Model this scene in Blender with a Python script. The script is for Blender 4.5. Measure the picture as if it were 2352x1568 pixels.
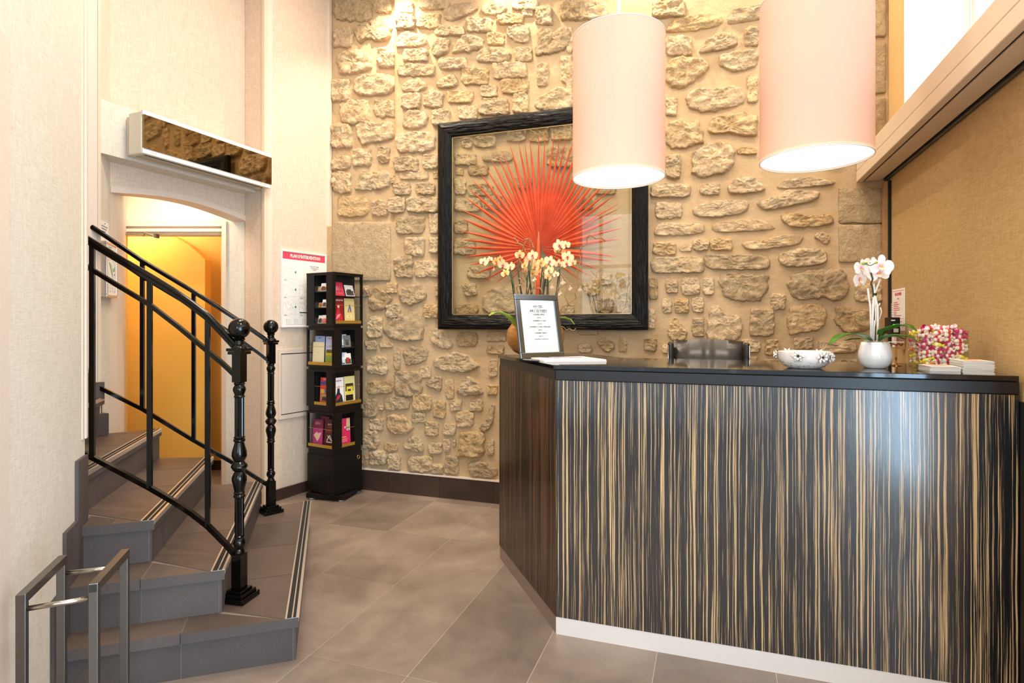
import bpy, bmesh, math, random
from mathutils import Vector, Matrix, noise as mnoise
random.seed(7)
for o in list(bpy.data.objects): bpy.data.objects.remove(o)
SC = bpy.context.scene
COL = SC.collection
PI = math.pi
# ------------------------------------------------------------------ camera, light, exposure
YAW = math.atan2(1342.0, 3926.0)          # the camera looks 18.9 deg left of the stone wall's normal
SY, CY = math.sin(YAW), math.cos(YAW)
EYE = 1.3
def W(d, l, z=0.0):                        # plan distance ahead / sideways of the viewpoint -> room axes (X along stone wall)
    return Vector((-SY*d + CY*l, CY*d + SY*l, z))
cam_data = bpy.data.cameras.new('camera'); cam = bpy.data.objects.new('camera', cam_data); COL.objects.link(cam)
cam.location = (0, 0, EYE); cam.rotation_euler = (PI/2, 0, YAW)
cam_data.sensor_width = 36; cam_data.lens = 1342/2352*36
cam_data.shift_y = -42/2352; cam_data.clip_start = 0.05
SC.camera = cam
SC.view_settings.view_transform = 'Standard'; SC.view_settings.look = 'None'
SC.view_settings.gamma = 1; SC.view_settings.use_curve_mapping = False
SC.view_settings.exposure = 0.08
world = bpy.data.worlds.new('sky'); SC.world = world; world.use_nodes = True
bg = world.node_tree.nodes['Background']; bg.inputs[0].default_value = (0.75, 0.87, 1.0, 1); bg.inputs[1].default_value = 1.2
def lamp(name, kind, loc, energy, color, rot=(0,0,0), size=None, size_y=None, spot=None, blend=0.5, soft=None, spread=None):
    ld = bpy.data.lights.new(name, kind); ld.energy = energy; ld.color = color
    if kind == 'AREA':
        ld.shape = 'RECTANGLE'; ld.size = size; ld.size_y = size_y or size
        if spread: ld.spread = spread
    if kind == 'SPOT': ld.spot_size = spot; ld.spot_blend = blend
    if soft is not None: ld.shadow_soft_size = soft
    o = bpy.data.objects.new(name, ld); COL.objects.link(o); o.location = loc; o.rotation_euler = rot
    return o
WARM = (1.0, 0.74, 0.42); COOL = (0.80, 0.90, 1.0); NEUT = (1.0, 0.93, 0.84)
# daylight: street glazing behind the viewpoint, side glazing and clerestory on the right
lamp('daylight_street', 'AREA', (-0.9, -2.75, 2.35), 110, (1.0, 0.95, 0.90), (PI/2, 0, 0), 3.6, 1.8)
lamp('daylight_side', 'AREA', (1.5, -0.75, 1.08), 225, (0.54, 0.77, 1.0), (0, PI/2, 0), 2.05, 2.3)
lamp('daylight_clerestory', 'AREA', (1.6, 0.8, 3.15), 44, (0.92, 0.96, 1.0), (0, PI/2, 0), 1.5, 5.4)
# wall washers recessed in the ceiling close to the stone wall
for i, (x, e) in enumerate(((-2.28, 58), (-1.35, 34), (-0.38, 46), (0.45, 34))):
    lamp('wall_washer', 'SPOT', (x, 3.74, 3.92), e*1.5, (1.0, 0.84, 0.64), (math.radians(7), 0, 0), spot=math.radians(110), blend=0.8, soft=0.03)
# unseen spots added further out to brighten the middle of the stone wall
for i, (x, e) in enumerate(((-2.2, 60), (-1.2, 60), (-0.2, 60), (0.6, 46))):
    lamp('wall_fill_spot', 'SPOT', (x, 2.75, 3.92), e*1.15, (1.0, 0.83, 0.62), (math.radians(27), 0, 0), spot=math.radians(75), blend=1.0, soft=0.03)
# unseen fill lights added under the ceiling to brighten floor and left side
for i, (x, y, e) in enumerate(((-1.9, 2.3, 34), (0.1, 1.1, 44), (-1.5, 0.6, 18), (-2.3, 3.1, 8))):
    lamp('ceiling_fill', 'AREA', (x, y, 3.93), e, (1.0, 0.88, 0.74), (0, 0, 0), 0.5, 0.5)
# corridor behind the arch
p = W(4.05, -2.62, 2.33); lamp('corridor_cove', 'AREA', p, 13, (1.0, 0.90, 0.70), (math.radians(25), 0, YAW), 0.6, 0.12)
p = W(4.72, -3.2, 2.25); lamp('corridor_light', 'POINT', p, 21, (1.0, 0.93, 0.78), soft=0.15)

# ------------------------------------------------------------------ material helpers
def lin(c):
    return c/12.92 if c <= 0.04045 else ((c+0.055)/1.055)**2.4
def hexc(h):
    return tuple(lin(int(h[i:i+2], 16)/255) for i in (0, 2, 4)) + (1,)
class NT:
    def __init__(s, name):
        s.m = bpy.data.materials.new(name); s.m.use_nodes = True
        s.t = s.m.node_tree; s.b = s.t.nodes['Principled BSDF']; s.out = s.t.nodes['Material Output']
    def n(s, typ, **kw):
        nd = s.t.nodes.new(typ)
        for k, v in kw.items():
            if k.startswith('i_'):
                key = k[2:]; key = int(key) if key.isdigit() else key.replace('_', ' ')
                nd.inputs[key].default_value = v
            else: setattr(nd, k, v)
        return nd
    def l(s, a, b): s.t.links.new(a, b)
    def coord(s, kind='Object', scale=(1,1,1), rot=(0,0,0)):
        tc = s.n('ShaderNodeTexCoord'); mp = s.n('ShaderNodeMapping'); mp.inputs['Scale'].default_value = scale
        mp.inputs['Rotation'].default_value = rot
        s.l(tc.outputs[kind], mp.inputs['Vector']); return mp.outputs['Vector']
    def noise(s, vec, scale, detail=4, rough=0.55, dist=0.0):
        nd = s.n('ShaderNodeTexNoise'); nd.inputs['Scale'].default_value = scale; nd.inputs['Detail'].default_value = detail
        nd.inputs['Roughness'].default_value = rough; nd.inputs['Distortion'].default_value = dist
        s.l(vec, nd.inputs['Vector']); return nd.outputs['Fac']
    def ramp(s, fac, stops, interp='LINEAR'):
        r = s.n('ShaderNodeValToRGB'); cr = r.color_ramp; cr.interpolation = interp
        while len(cr.elements) > 1: cr.elements.remove(cr.elements[-1])
        cr.elements[0].position = stops[0][0]; cr.elements[0].color = stops[0][1]
        for p_, c_ in stops[1:]:
            e = cr.elements.new(p_); e.color = c_
        s.l(fac, r.inputs['Fac']); return r.outputs['Color']
    def mix(s, fac, a, b, blend='MIX'):
        m = s.n('ShaderNodeMix', data_type='RGBA', blend_type=blend)
        for val, idx in ((fac, 0), (a, 6), (b, 7)):
            if hasattr(val, 'links'): s.l(val, m.inputs[idx])
            else: m.inputs[idx].default_value = val
        return m.outputs[2]
    def bump(s, h, strength=0.3, dist=0.01, prev=None):
        b = s.n('ShaderNodeBump'); b.inputs['Strength'].default_value = strength; b.inputs['Distance'].default_value = dist
        s.l(h, b.inputs['Height'])
        if prev is not None: s.l(prev, b.inputs['Normal'])
        s.l(b.outputs['Normal'], s.b.inputs['Normal']); return b.outputs['Normal']
    def base(s, c):
        if hasattr(c, 'links'): s.l(c, s.b.inputs['Base Color'])
        else: s.b.inputs['Base Color'].default_value = c
    def set(s, rough=None, metal=None, spec=None, coat=None, trans=None, emis=None, estr=None, sheen=None):
        b = s.b.inputs
        if rough is not None: b['Roughness'].default_value = rough
        if metal is not None: b['Metallic'].default_value = metal
        if spec is not None: b['Specular IOR Level'].default_value = spec
        if coat is not None: b['Coat Weight'].default_value = coat; b['Coat Roughness'].default_value = 0.08
        if trans is not None: b['Transmission Weight'].default_value = trans
        if emis is not None: b['Emission Color'].default_value = emis; b['Emission Strength'].default_value = estr
def flat(name, h, rough=0.5, metal=0.0, spec=None, coat=None):
    t = NT(name); c = hexc(h) if isinstance(h, str) else h
    t.base(c); t.set(rough=rough, metal=metal, spec=spec, coat=coat); return t.m
def mottled(name, h1, h2, scale=8, rough=0.6, bump=0.0, metal=0.0, detail=5, coat=None, bscale=None):
    t = NT(name); v = t.coord(); f = t.noise(v, scale, detail)
    t.base(t.ramp(f, [(0.3, hexc(h1)), (0.7, hexc(h2))])); t.set(rough=rough, metal=metal, coat=coat)
    if bump: t.bump(t.noise(v, bscale or scale*6, 4), bump, 0.004)
    return t.m
M = {}
def linen(name, h1, h2, rough=0.85):
    t = NT(name)
    v = t.coord('Object')
    fu = t.noise(t.coord('Object', (22, 22, 240)), 1.0, 2)
    fv = t.noise(t.coord('Object', (240, 240, 14)), 1.0, 2)
    ad = t.n('ShaderNodeMath', operation='ADD'); t.l(fu, ad.inputs[0]); t.l(fv, ad.inputs[1])
    hf = t.n('ShaderNodeMath', operation='MULTIPLY'); t.l(ad.outputs[0], hf.inputs[0]); hf.inputs[1].default_value = 0.5
    c = t.ramp(hf.outputs[0], [(0.36, hexc(h1)), (0.62, hexc(h2))])
    t.base(c); t.set(rough=rough, spec=0.2); t.bump(hf.outputs[0], 0.25, 0.002); return t.m
M['linen'] = linen('linen_wallpaper', 'd2baa2', 'e4cfbb')
M['linen_pale'] = linen('pale_linen_wallpaper', 'd4c8b6', 'e4dccc')
M['linen_tan'] = linen('tan_fabric_panel', 'b3925f', 'c8a878')
M['cream'] = flat('cream_painted_wood', 'e2d0be', 0.45)
M['cream_dark'] = flat('warm_cream_moulding', 'dcc8ae', 0.45)
M['ivory'] = flat('ivory_lacquer', 'e6dcc4', 0.35)
M['ceiling'] = flat('ceiling_paint', 'efe6d8', 0.9)
M['yellow'] = mottled('yellow_corridor_paint', 'e6b048', 'ecba54', 2.0, 0.6)
M['ochre'] = mottled('ochre_plaster', 'd8b074', 'e0ba80', 30, 0.8, 0.2)
M['white_wall'] = linen('white_wallpaper', 'e8e2d8', 'f2eee6')
M['dark_metal'] = flat('dark_grey_metal_rail', '45413c', 0.45, 0.3)
M['gap'] = flat('dark_joint_shadow', '1a1512', 0.9)
M['rust'] = flat('rust_red_edging', 'a8501e', 0.6)
M['oak'] = mottled('light_oak_strip', 'a87a4c', 'b98c5c', 20, 0.5)

def stone_mat(name, base1, base2, pit=1.0):
    t = NT(name); v = t.coord('Object')
    oi = t.n('ShaderNodeObjectInfo')
    big = t.noise(v, 5, 4); fine = t.noise(v, 60, 8, 0.7); mid = t.noise(v, 22, 6, 0.65, 0.6)
    c = t.ramp(mid, [(0.3, hexc(base1)), (0.7, hexc(base2))])
    tint = t.ramp(oi.outputs['Random'], [(0.0, (0.80, 0.76, 0.70, 1)), (0.35, (1, 0.98, 0.95, 1)), (0.7, (1.06, 1.02, 0.98, 1)), (0.9, (1.0, 0.90, 0.72, 1)), (1.0, (0.72, 0.66, 0.58, 1))])
    c = t.mix(1.0, c, tint, 'MULTIPLY')
    vor = t.n('ShaderNodeTexVoronoi'); vor.inputs['Scale'].default_value = 55; t.l(v, vor.inputs['Vector'])
    pits = t.ramp(vor.outputs['Distance'], [(0.0, (0.35, 0.3, 0.25, 1)), (0.13, (1, 1, 1, 1))])
    pm = t.ramp(t.noise(v, 9, 3), [(0.52, (0, 0, 0, 1)), (0.6, (1, 1, 1, 1))])
    mulc = t.mix(pm, (1, 1, 1, 1), pits); c = t.mix(0.8*pit, c, mulc, 'MULTIPLY')
    t.base(c); t.set(rough=0.92, spec=0.2)
    n1 = t.bump(mid, 1.0, 0.03); n2 = t.bump(t.noise(v, 45, 5, 0.6, 1.0), 0.9, 0.017, n1); t.bump(fine, 0.9, 0.008, n2)
    return t.m
M['stone'] = stone_mat('limestone_rubble', 'cdac80', 'f0dcba')
M['ashlar'] = stone_mat('dressed_limestone_block', 'c4a983', 'dcc6a2', 0.6)
def mortar():
    t = NT('sandy_lime_mortar'); v = t.coord('Object'); f = t.noise(v, 4, 4); g = t.noise(v, 160, 3, 0.7)
    c = t.ramp(f, [(0.3, hexc('b89c76')), (0.7, hexc('c8ae8a'))])
    sp = t.ramp(g, [(0.25, (0.6, 0.5, 0.4, 1)), (0.42, (1, 1, 1, 1))]); c = t.mix(0.7, c, sp, 'MULTIPLY')
    t.base(c); t.set(rough=0.95, spec=0.15); n1 = t.bump(t.noise(v, 14, 5), 0.5, 0.02); t.bump(g, 0.4, 0.003, n1); return t.m
M['mortar'] = mortar()
def slate(name, a, b, r1=0.28, r2=0.45, rnd=0.16):
    t = NT(name); v = t.coord('Object'); g = t.coord('Generated')
    geo = t.n('ShaderNodeNewGeometry'); oi = t.n('ShaderNodeObjectInfo')
    f1 = t.noise(geo.outputs['Position'], 2.2, 6, 0.62, 0.25); f2 = t.noise(geo.outputs['Position'], 260, 3, 0.7)
    c = t.ramp(f1, [(0.3, hexc(a)), (0.7, hexc(b))])
    c = t.mix(0.7, c, t.ramp(f2, [(0.3, (0.72, 0.7, 0.7, 1)), (0.7, (1.2, 1.2, 1.2, 1))]), 'MULTIPLY')
    k = 1-rnd; c = t.mix(1.0, c, t.ramp(oi.outputs['Random'], [(0, (k, k, k, 1)), (1, (1+rnd, 1+rnd, 1+rnd, 1))]), 'MULTIPLY')
    t.base(c); r = t.ramp(f1, [(0.3, (r1, r1, r1, 1)), (0.7, (r2, r2, r2, 1))])
    t.l(r, t.b.inputs['Roughness']); t.bump(f2, 0.15, 0.002); return t.m
M['floor_tile'] = slate('brown_grey_stoneware', '6c5e54', '958578')
M['stair_tile'] = slate('dark_slate_stoneware', '4e4038', '66564c', 0.4, 0.55)
M['riser_tile'] = slate('charcoal_slate_stoneware', '443b37', '5a4f4a', 0.5, 0.65)
M['base_tile'] = slate('dark_brown_skirting_tile', '33261f', '42322a', 0.35, 0.45)
M['grout'] = flat('pale_grout', 'b8ac9c', 0.9)
M['core'] = flat('grey_mortar_bed', '80756a', 0.9)
M['alu'] = flat('satin_aluminium', 'e0d6ca', 0.35, 0.85)
M['grip'] = flat('black_grip_rubber', '1a1816', 0.85)
M['iron'] = mottled('black_gloss_iron', '030302', '060504', 30, 0.13, 0.04, coat=0.0); M['iron'].node_tree.nodes['Principled BSDF'].inputs['Specular IOR Level'].default_value = 0.38
M['black'] = flat('black_laminate', '0a0807', 0.42, spec=0.3)
M['blackin'] = flat('black_shelf_interior', '060505', 0.6)
M['gold'] = flat('brushed_gold_strip', 'c9a24a', 0.35, 0.8)
M['brass'] = flat('aged_brass', 'a8763a', 0.28, 0.9)
def steel(name, col='7c7a76', r=0.34):
    t = NT(name); f = t.noise(t.coord('Object', (300, 300, 300)), 1, 2)
    t.base(hexc(col)); t.set(metal=1.0); t.l(t.ramp(f, [(0.3, (r-.03,)*3+(1,)), (0.7, (r+.05,)*3+(1,))]), t.b.inputs['Roughness']); return t.m
M['steel'] = steel('brushed_stainless_steel')
M['steel_lt'] = steel('polished_steel', 'b8b2a8', 0.2)
M['frame_metal'] = flat('blue_grey_brushed_metal', '8fa0ae', 0.22, 1.0)
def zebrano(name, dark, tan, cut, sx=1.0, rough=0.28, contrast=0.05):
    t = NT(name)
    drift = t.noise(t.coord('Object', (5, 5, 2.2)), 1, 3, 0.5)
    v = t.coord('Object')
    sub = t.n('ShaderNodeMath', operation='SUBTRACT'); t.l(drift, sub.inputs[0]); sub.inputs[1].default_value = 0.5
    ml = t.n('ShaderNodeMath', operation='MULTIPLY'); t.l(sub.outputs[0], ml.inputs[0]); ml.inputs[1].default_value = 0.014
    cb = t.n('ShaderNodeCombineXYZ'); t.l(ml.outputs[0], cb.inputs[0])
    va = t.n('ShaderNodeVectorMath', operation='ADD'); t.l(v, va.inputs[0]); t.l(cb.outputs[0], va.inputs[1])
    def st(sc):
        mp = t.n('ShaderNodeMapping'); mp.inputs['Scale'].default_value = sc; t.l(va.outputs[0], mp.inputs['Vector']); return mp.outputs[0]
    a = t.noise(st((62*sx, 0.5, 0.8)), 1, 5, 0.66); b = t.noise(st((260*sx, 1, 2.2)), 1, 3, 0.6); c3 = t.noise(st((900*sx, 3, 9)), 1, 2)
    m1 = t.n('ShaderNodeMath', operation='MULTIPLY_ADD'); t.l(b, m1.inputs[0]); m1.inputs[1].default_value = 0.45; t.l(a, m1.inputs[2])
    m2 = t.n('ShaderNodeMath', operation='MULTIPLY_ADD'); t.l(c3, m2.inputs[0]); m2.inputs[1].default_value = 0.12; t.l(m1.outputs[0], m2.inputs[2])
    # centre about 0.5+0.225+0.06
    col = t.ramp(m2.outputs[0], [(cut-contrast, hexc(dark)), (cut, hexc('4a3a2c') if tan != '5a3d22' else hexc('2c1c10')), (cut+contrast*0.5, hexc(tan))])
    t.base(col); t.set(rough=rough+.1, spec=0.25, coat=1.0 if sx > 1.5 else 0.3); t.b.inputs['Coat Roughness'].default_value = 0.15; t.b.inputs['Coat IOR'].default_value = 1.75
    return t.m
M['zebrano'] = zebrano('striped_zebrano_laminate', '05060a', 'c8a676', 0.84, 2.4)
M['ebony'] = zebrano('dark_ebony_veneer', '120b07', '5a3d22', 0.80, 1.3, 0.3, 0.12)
M['granite'] = (lambda t: (t.base(t.ramp(t.noise(t.coord('Object'), 400, 2), [(0.55, hexc('08080a')), (0.75, hexc('3a3c42'))])), t.set(rough=0.05, coat=0.3), t.m)[-1])(NT('black_polished_granite'))
M['plinth_shaded'] = flat('shaded_metal_plinth', '9a877a', 0.45, 0.5)  # the front plinth's metal, with the side's shade put into its colour
M['frieze'] = flat('black_satin_frieze', '0d0d10', 0.3)
M['plinth_metal'] = flat('pale_metal_plinth', 'e4dcd4', 0.5, 0.35)
def carved():
    t = NT('black_rippled_frame'); v = t.coord('Object', (6, 60, 60))
    f = t.noise(v, 1.2, 3, 0.5, 0.4); t.base(hexc('080605')); t.set(rough=0.34, spec=0.2); t.bump(f, 0.9, 0.02); return t.m
M['carved'] = carved()
M['frame_gold'] = flat('gilt_inner_edge', 'b8a070', 0.35, 0.5)
def clear(name, tint, ior=1.45, mixf=0.08, rough=0.0):
    t = NT(name); tr = t.n('ShaderNodeBsdfTransparent'); tr.inputs[0].default_value = tint
    gl = t.n('ShaderNodeBsdfGlossy'); gl.inputs['Roughness'].default_value = rough
    fr = t.n('ShaderNodeFresnel'); fr.inputs['IOR'].default_value = ior
    mx = t.n('ShaderNodeMixShader'); t.l(fr.outputs[0], mx.inputs[0]); t.l(tr.outputs[0], mx.inputs[1]); t.l(gl.outputs[0], mx.inputs[2])
    geo = t.n('ShaderNodeNewGeometry'); iv = t.n('ShaderNodeMath', operation='SUBTRACT'); iv.inputs[0].default_value = 1.0; t.l(geo.outputs['Backfacing'], iv.inputs[1])
    fm = t.n('ShaderNodeMath', operation='MULTIPLY'); t.l(fr.outputs[0], fm.inputs[0]); t.l(iv.outputs[0], fm.inputs[1]); t.l(fm.outputs[0], mx.inputs[0])
    t.l(mx.outputs[0], t.out.inputs['Surface']); return t.m
M['glass'] = clear('picture_glass', (0.94, 0.945, 0.92, 1))
M['jar_glass'] = clear('jar_glass', (0.93, 0.95, 0.92, 1))
M['window_glass'] = clear('window_glass', (0.97, 0.98, 0.98, 1))
M['leaflet_red'] = (lambda t: (t.base(t.ramp(t.noise(t.coord('Object', (1, 1, 1)), 14, 4), [(0.3, hexc('d2441a')), (0.7, hexc('e65c28'))])), t.set(rough=0.6), t.m)[-1])(NT('dyed_red_palm'))
def shade_mat():
    t = NT('lampshade_cloth'); d = t.n('ShaderNodeBsdfDiffuse'); d.inputs[0].default_value = hexc('d5beb0')
    tr = t.n('ShaderNodeBsdfTranslucent'); tr.inputs[0].default_value = hexc('f4c096')
    mx = t.n('ShaderNodeMixShader'); mx.inputs[0].default_value = 0.36
    t.l(d.outputs[0], mx.inputs[1]); t.l(tr.outputs[0], mx.inputs[2]); t.l(mx.outputs[0], t.out.inputs['Surface'])
    b = t.n('ShaderNodeBump'); b.inputs['Strength'].default_value = 0.15; b.inputs['Distance'].default_value = 0.001
    t.l(t.noise(t.coord('Object', (1, 1, 1)), 500, 2), b.inputs['Height']); t.l(b.outputs[0], d.inputs['Normal']); return t.m
M['shade'] = shade_mat()
M['diffuser'] = (lambda t: (t.base((1, .95, .88, 1)), t.set(emis=(1.0, 0.93, 0.84, 1), estr=1.25), t.m)[-1])(NT('lit_lamp_diffuser'))
M['white'] = flat('white_enamel', 'efeae4', 0.4)
M['white_gloss'] = flat('white_glazed_ceramic', 'eceef0', 0.12, coat=0.5)
M['white_clay'] = mottled('white_matt_ceramic', 'ece6e0', 'f6f2ee', 60, 0.55, 0.5, bscale=300)
M['paper'] = flat('white_paper', 'f4efe8', 0.7)
M['paper_cream'] = flat('cream_paper', 'e6d9a8', 0.7)
def pcol(h): 
    k = 'print_'+h
    if k not in M: M[k] = flat('printed_ink_'+h, h, 0.45)
    return M[k]
M['ink'] = flat('dark_ink', '30303a', 0.6)
M['pale_ink'] = flat('pale_blue_ink', '7c86a4', 0.6)
M['red'] = flat('red_print', 'e0485c', 0.5)
M['leather'] = mottled('black_padded_leather', '1c1814', '2a241e', 40, 0.3, 0.08, bscale=120)
M['chrome'] = flat('chrome', 'd8d8d8', 0.12, 1.0)
M['green_leaf'] = mottled('glossy_green_leaf', '2c6416', '4a8a22', 12, 0.3)
M['lime_leaf'] = mottled('lime_green_leaf', '7c9c2a', 'a8c04a', 12, 0.35)
M['stem'] = flat('dark_green_stem', '2e3a1c', 0.5)
M['stick'] = flat('dark_support_stick', '241a12', 0.5)
M['twig'] = mottled('brown_curly_twig', '8a5c38', 'b08050', 60, 0.6)
M['twig_white'] = flat('white_painted_twig', 'f0e8e4', 0.6)
def petal(name, c0, c1, c2, r0, r1, r2):
    t = NT(name); tc = t.n('ShaderNodeTexCoord'); ln = t.n('ShaderNodeVectorMath', operation='LENGTH'); t.l(tc.outputs['Object'], ln.inputs[0])
    col = t.ramp(ln.outputs['Value'], [(r0, hexc(c0)), (r1, hexc(c1)), (r2, hexc(c2))]); t.base(col); t.set(rough=0.5)
    t.b.inputs['Subsurface Weight'].default_value = 0.0; return t.m
M['petal_white'] = petal('white_orchid_petal', 'e29cd8', 'fbeeee', 'fff8f4', 0.004, 0.012, 0.03)
M['petal_peach'] = petal('peach_orchid_petal', 'f6bc62', 'fbdca4', 'f3bf8a', 0.003, 0.014, 0.026)
M['petal_orange'] = petal('orange_orchid_petal', 'e89a34', 'f3b860', 'f0c488', 0.003, 0.014, 0.026)
M['lip_magenta'] = flat('magenta_orchid_lip', 'b0286a', 0.5)
M['lip_yellow'] = petal('yellow_orchid_lip', 'c0402a', 'f4c040', 'fbe8d8', 0.003, 0.007, 0.012)
M['dry_petal'] = flat('withered_petal', 'e8c0a4', 0.7)
M['wood_vase'] = (lambda t: (t.base(t.ramp(t.noise(t.coord('Object', (4, 4, 30)), 1.5, 4, 0.6, 1.0), [(0.3, hexc('7a4a1c')), (0.7, hexc('b87c38'))])), t.set(rough=0.35, coat=0.3), t.m)[-1])(NT('brown_turned_wood'))
M['moss'] = mottled('grey_moss', '8c8c74', 'c2c4b0', 90, 0.9, 0.8)
M['led'] = (lambda t: (t.base(hexc('20ff40')), t.set(emis=(0.05, 1, 0.1, 1), estr=1.5), t.m)[-1])(NT('green_led'))
M['mirror_dark'] = flat('bronze_mirror_glass', '8c7c60', 0.02, 1.0)
M['vent_grey'] = flat('grey_green_plastic', 'b4b2a0', 0.5)

# ------------------------------------------------------------------ mesh helpers
class MB:
    def __init__(s): s.v = []; s.f = []; s.mi = []; s.mats = []; s.cur = 0
    def mat(s, m):
        if m not in s.mats: s.mats.append(m)
        s.cur = s.mats.index(m); return s
    def add(s, vs, fs, mtx=None):
        o = len(s.v)
        for p_ in vs:
            p_ = Vector(p_)
            s.v.append(mtx @ p_ if mtx is not None else p_)
        for f_ in fs: s.f.append([i+o for i in f_]); s.mi.append(s.cur)
        return s
    def box(s, c, size, rz=0.0, mtx=None):
        hx, hy, hz = (k/2 for k in size)
        vs = [(x*hx, y*hy, z*hz) for z in (-1, 1) for y in (-1, 1) for x in (-1, 1)]
        T = Matrix.Translation(Vector(c)) @ Matrix.Rotation(rz, 4, 'Z')
        if mtx is not None: T = mtx @ T
        return s.add(vs, [(0,2,3,1), (4,5,7,6), (0,1,5,4), (2,6,7,3), (0,4,6,2), (1,3,7,5)], T)
    def span(s, a, b, w, h, up=(0,0,1)):              # a bar of section w x h from a to b
        a = Vector(a); b = Vector(b); d = b-a; L = d.length
        if L < 1e-6: return s
        x = d/L; u = Vector(up); y = u.cross(x)
        if y.length < 1e-4: y = Vector((0,1,0)).cross(x)
        y.normalize(); z = x.cross(y)
        T = Matrix(((x.x,y.x,z.x,(a.x+b.x)/2), (x.y,y.y,z.y,(a.y+b.y)/2), (x.z,y.z,z.z,(a.z+b.z)/2), (0,0,0,1)))
        return s.box((0,0,0), (L, w, h), 0, T)
    def prism(s, poly, z0, z1, mtx=None):
        ar = sum(poly[i][0]*poly[(i+1) % len(poly)][1]-poly[(i+1) % len(poly)][0]*poly[i][1] for i in range(len(poly)))
        if ar < 0: poly = list(reversed(poly))
        n = len(poly)
        vs = [(p_[0], p_[1], z0) for p_ in poly]+[(p_[0], p_[1], z1) for p_ in poly]
        fs = [tuple(range(n-1, -1, -1)), tuple(range(n, 2*n))]+[(i, (i+1) % n, n+(i+1) % n, n+i) for i in range(n)]
        return s.add(vs, fs, mtx)
    def lathe(s, prof, n=24, mtx=None, cap=True, flute=None):
        vs = []; fs = []
        for k, (r, z) in enumerate(prof):
            for i in range(n):
                a = 2*PI*i/n; rr = r
                if flute and flute[0] <= k <= flute[1] and i % 2: rr = r*0.86
                vs.append((rr*math.cos(a), rr*math.sin(a), z))
        for k in range(len(prof)-1):
            for i in range(n):
                j = (i+1) % n; fs.append((k*n+i, k*n+j, (k+1)*n+j, (k+1)*n+i))
        if cap: fs.append(tuple(range(n-1, -1, -1))); fs.append(tuple((len(prof)-1)*n+i for i in range(n)))
        return s.add(vs, fs, mtx)
    def tube(s, pts, r, n=8, cap=True):
        pts = [Vector(p_) for p_ in pts]; vs = []; fs = []
        rs = r if isinstance(r, (list, tuple)) else [r]*len(pts)
        ref = Vector((0.3, 0.2, 1)).normalized()
        for k, p_ in enumerate(pts):
            d = (pts[min(k+1, len(pts)-1)]-pts[max(k-1, 0)]).normalized()
            x = d.cross(ref)
            if x.length < 1e-3: x = d.cross(Vector((1, 0, 0)))
            x.normalize(); y = d.cross(x)
            for i in range(n):
                a = 2*PI*i/n; vs.append(p_+(x*math.cos(a)+y*math.sin(a))*rs[k])
        for k in range(len(pts)-1):
            for i in range(n):
                j = (i+1) % n; fs.append((k*n+i, (k+1)*n+i, (k+1)*n+j, k*n+j))
        if cap: fs.append(tuple(range(n))); fs.append(tuple((len(pts)-1)*n+i for i in range(n-1, -1, -1)))
        return s.add(vs, fs)
    def sphere(s, c, r, n=16, m=10, sz=None):
        prof = [(max(1e-4, math.sin(PI*k/m))*r, -math.cos(PI*k/m)*(sz or r)) for k in range(m+1)]
        return s.lathe(prof, n, Matrix.Translation(Vector(c)), cap=False)
    def build(s, name, mat=None, parent=None, smooth=False, world=True, bevel=0.0, origin=None, ang=None):
        me = bpy.data.meshes.new(name)
        off = Vector((0, 0, 0))
        if parent is not None and world:
            q = parent; M4 = Matrix.Identity(4)
            chain = []
            while q is not None: chain.append(q); q = q.parent
            for q in reversed(chain): M4 = M4 @ Matrix.Translation(q.location) @ Matrix.Rotation(q.rotation_euler[2], 4, 'Z')
            inv = M4.inverted(); vs = [inv @ v_ for v_ in s.v]
        elif parent is None:
            if origin is None and s.v:
                n_ = len(s.v); origin = Vector((sum(v_.x for v_ in s.v)/n_, sum(v_.y for v_ in s.v)/n_, min(v_.z for v_ in s.v)))
            off = Vector(origin) if origin is not None else off
            vs = [v_-off for v_ in s.v]
        else: vs = s.v
        me.from_pydata([tuple(v_) for v_ in vs], [], s.f); me.update()
        mats = s.mats if s.mats else ([mat] if mat is not None else [])
        for m_ in mats: me.materials.append(m_)
        if len(mats) > 1: me.polygons.foreach_set('material_index', s.mi)
        if smooth: me.polygons.foreach_set('use_smooth', [True]*len(me.polygons))
        o = bpy.data.objects.new(name, me); COL.objects.link(o)
        if parent is not None: o.parent = parent
        else: o.location = off
        if smooth and ang is not None:
            me.set_sharp_from_angle(angle=math.radians(ang))
        if bevel:
            b = o.modifiers.new('bevel', 'BEVEL'); b.width = bevel; b.segments = 2; b.limit_method = 'ANGLE'
        return o
def tag(o, label=None, cat=None, group=None, kind=None):
    if label: o['label'] = label
    if cat: o['category'] = cat
    if group: o['group'] = group
    if kind: o['kind'] = kind
    return o
def thing(name, label, cat, loc, rz=0.0, group=None):
    o = bpy.data.objects.new(name, None); COL.objects.link(o); o.location = loc; o.rotation_euler = (0, 0, rz); o.empty_display_size = 0.1
    return tag(o, label, cat, group)
def struct(name, mb, mat=None, smooth=False, bevel=0, label=None):
    o = mb.build(name, mat, None, smooth=smooth, bevel=bevel, origin=(0, 0, 0)); o['kind'] = 'structure'
    if label: o['label'] = label
    return o
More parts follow.
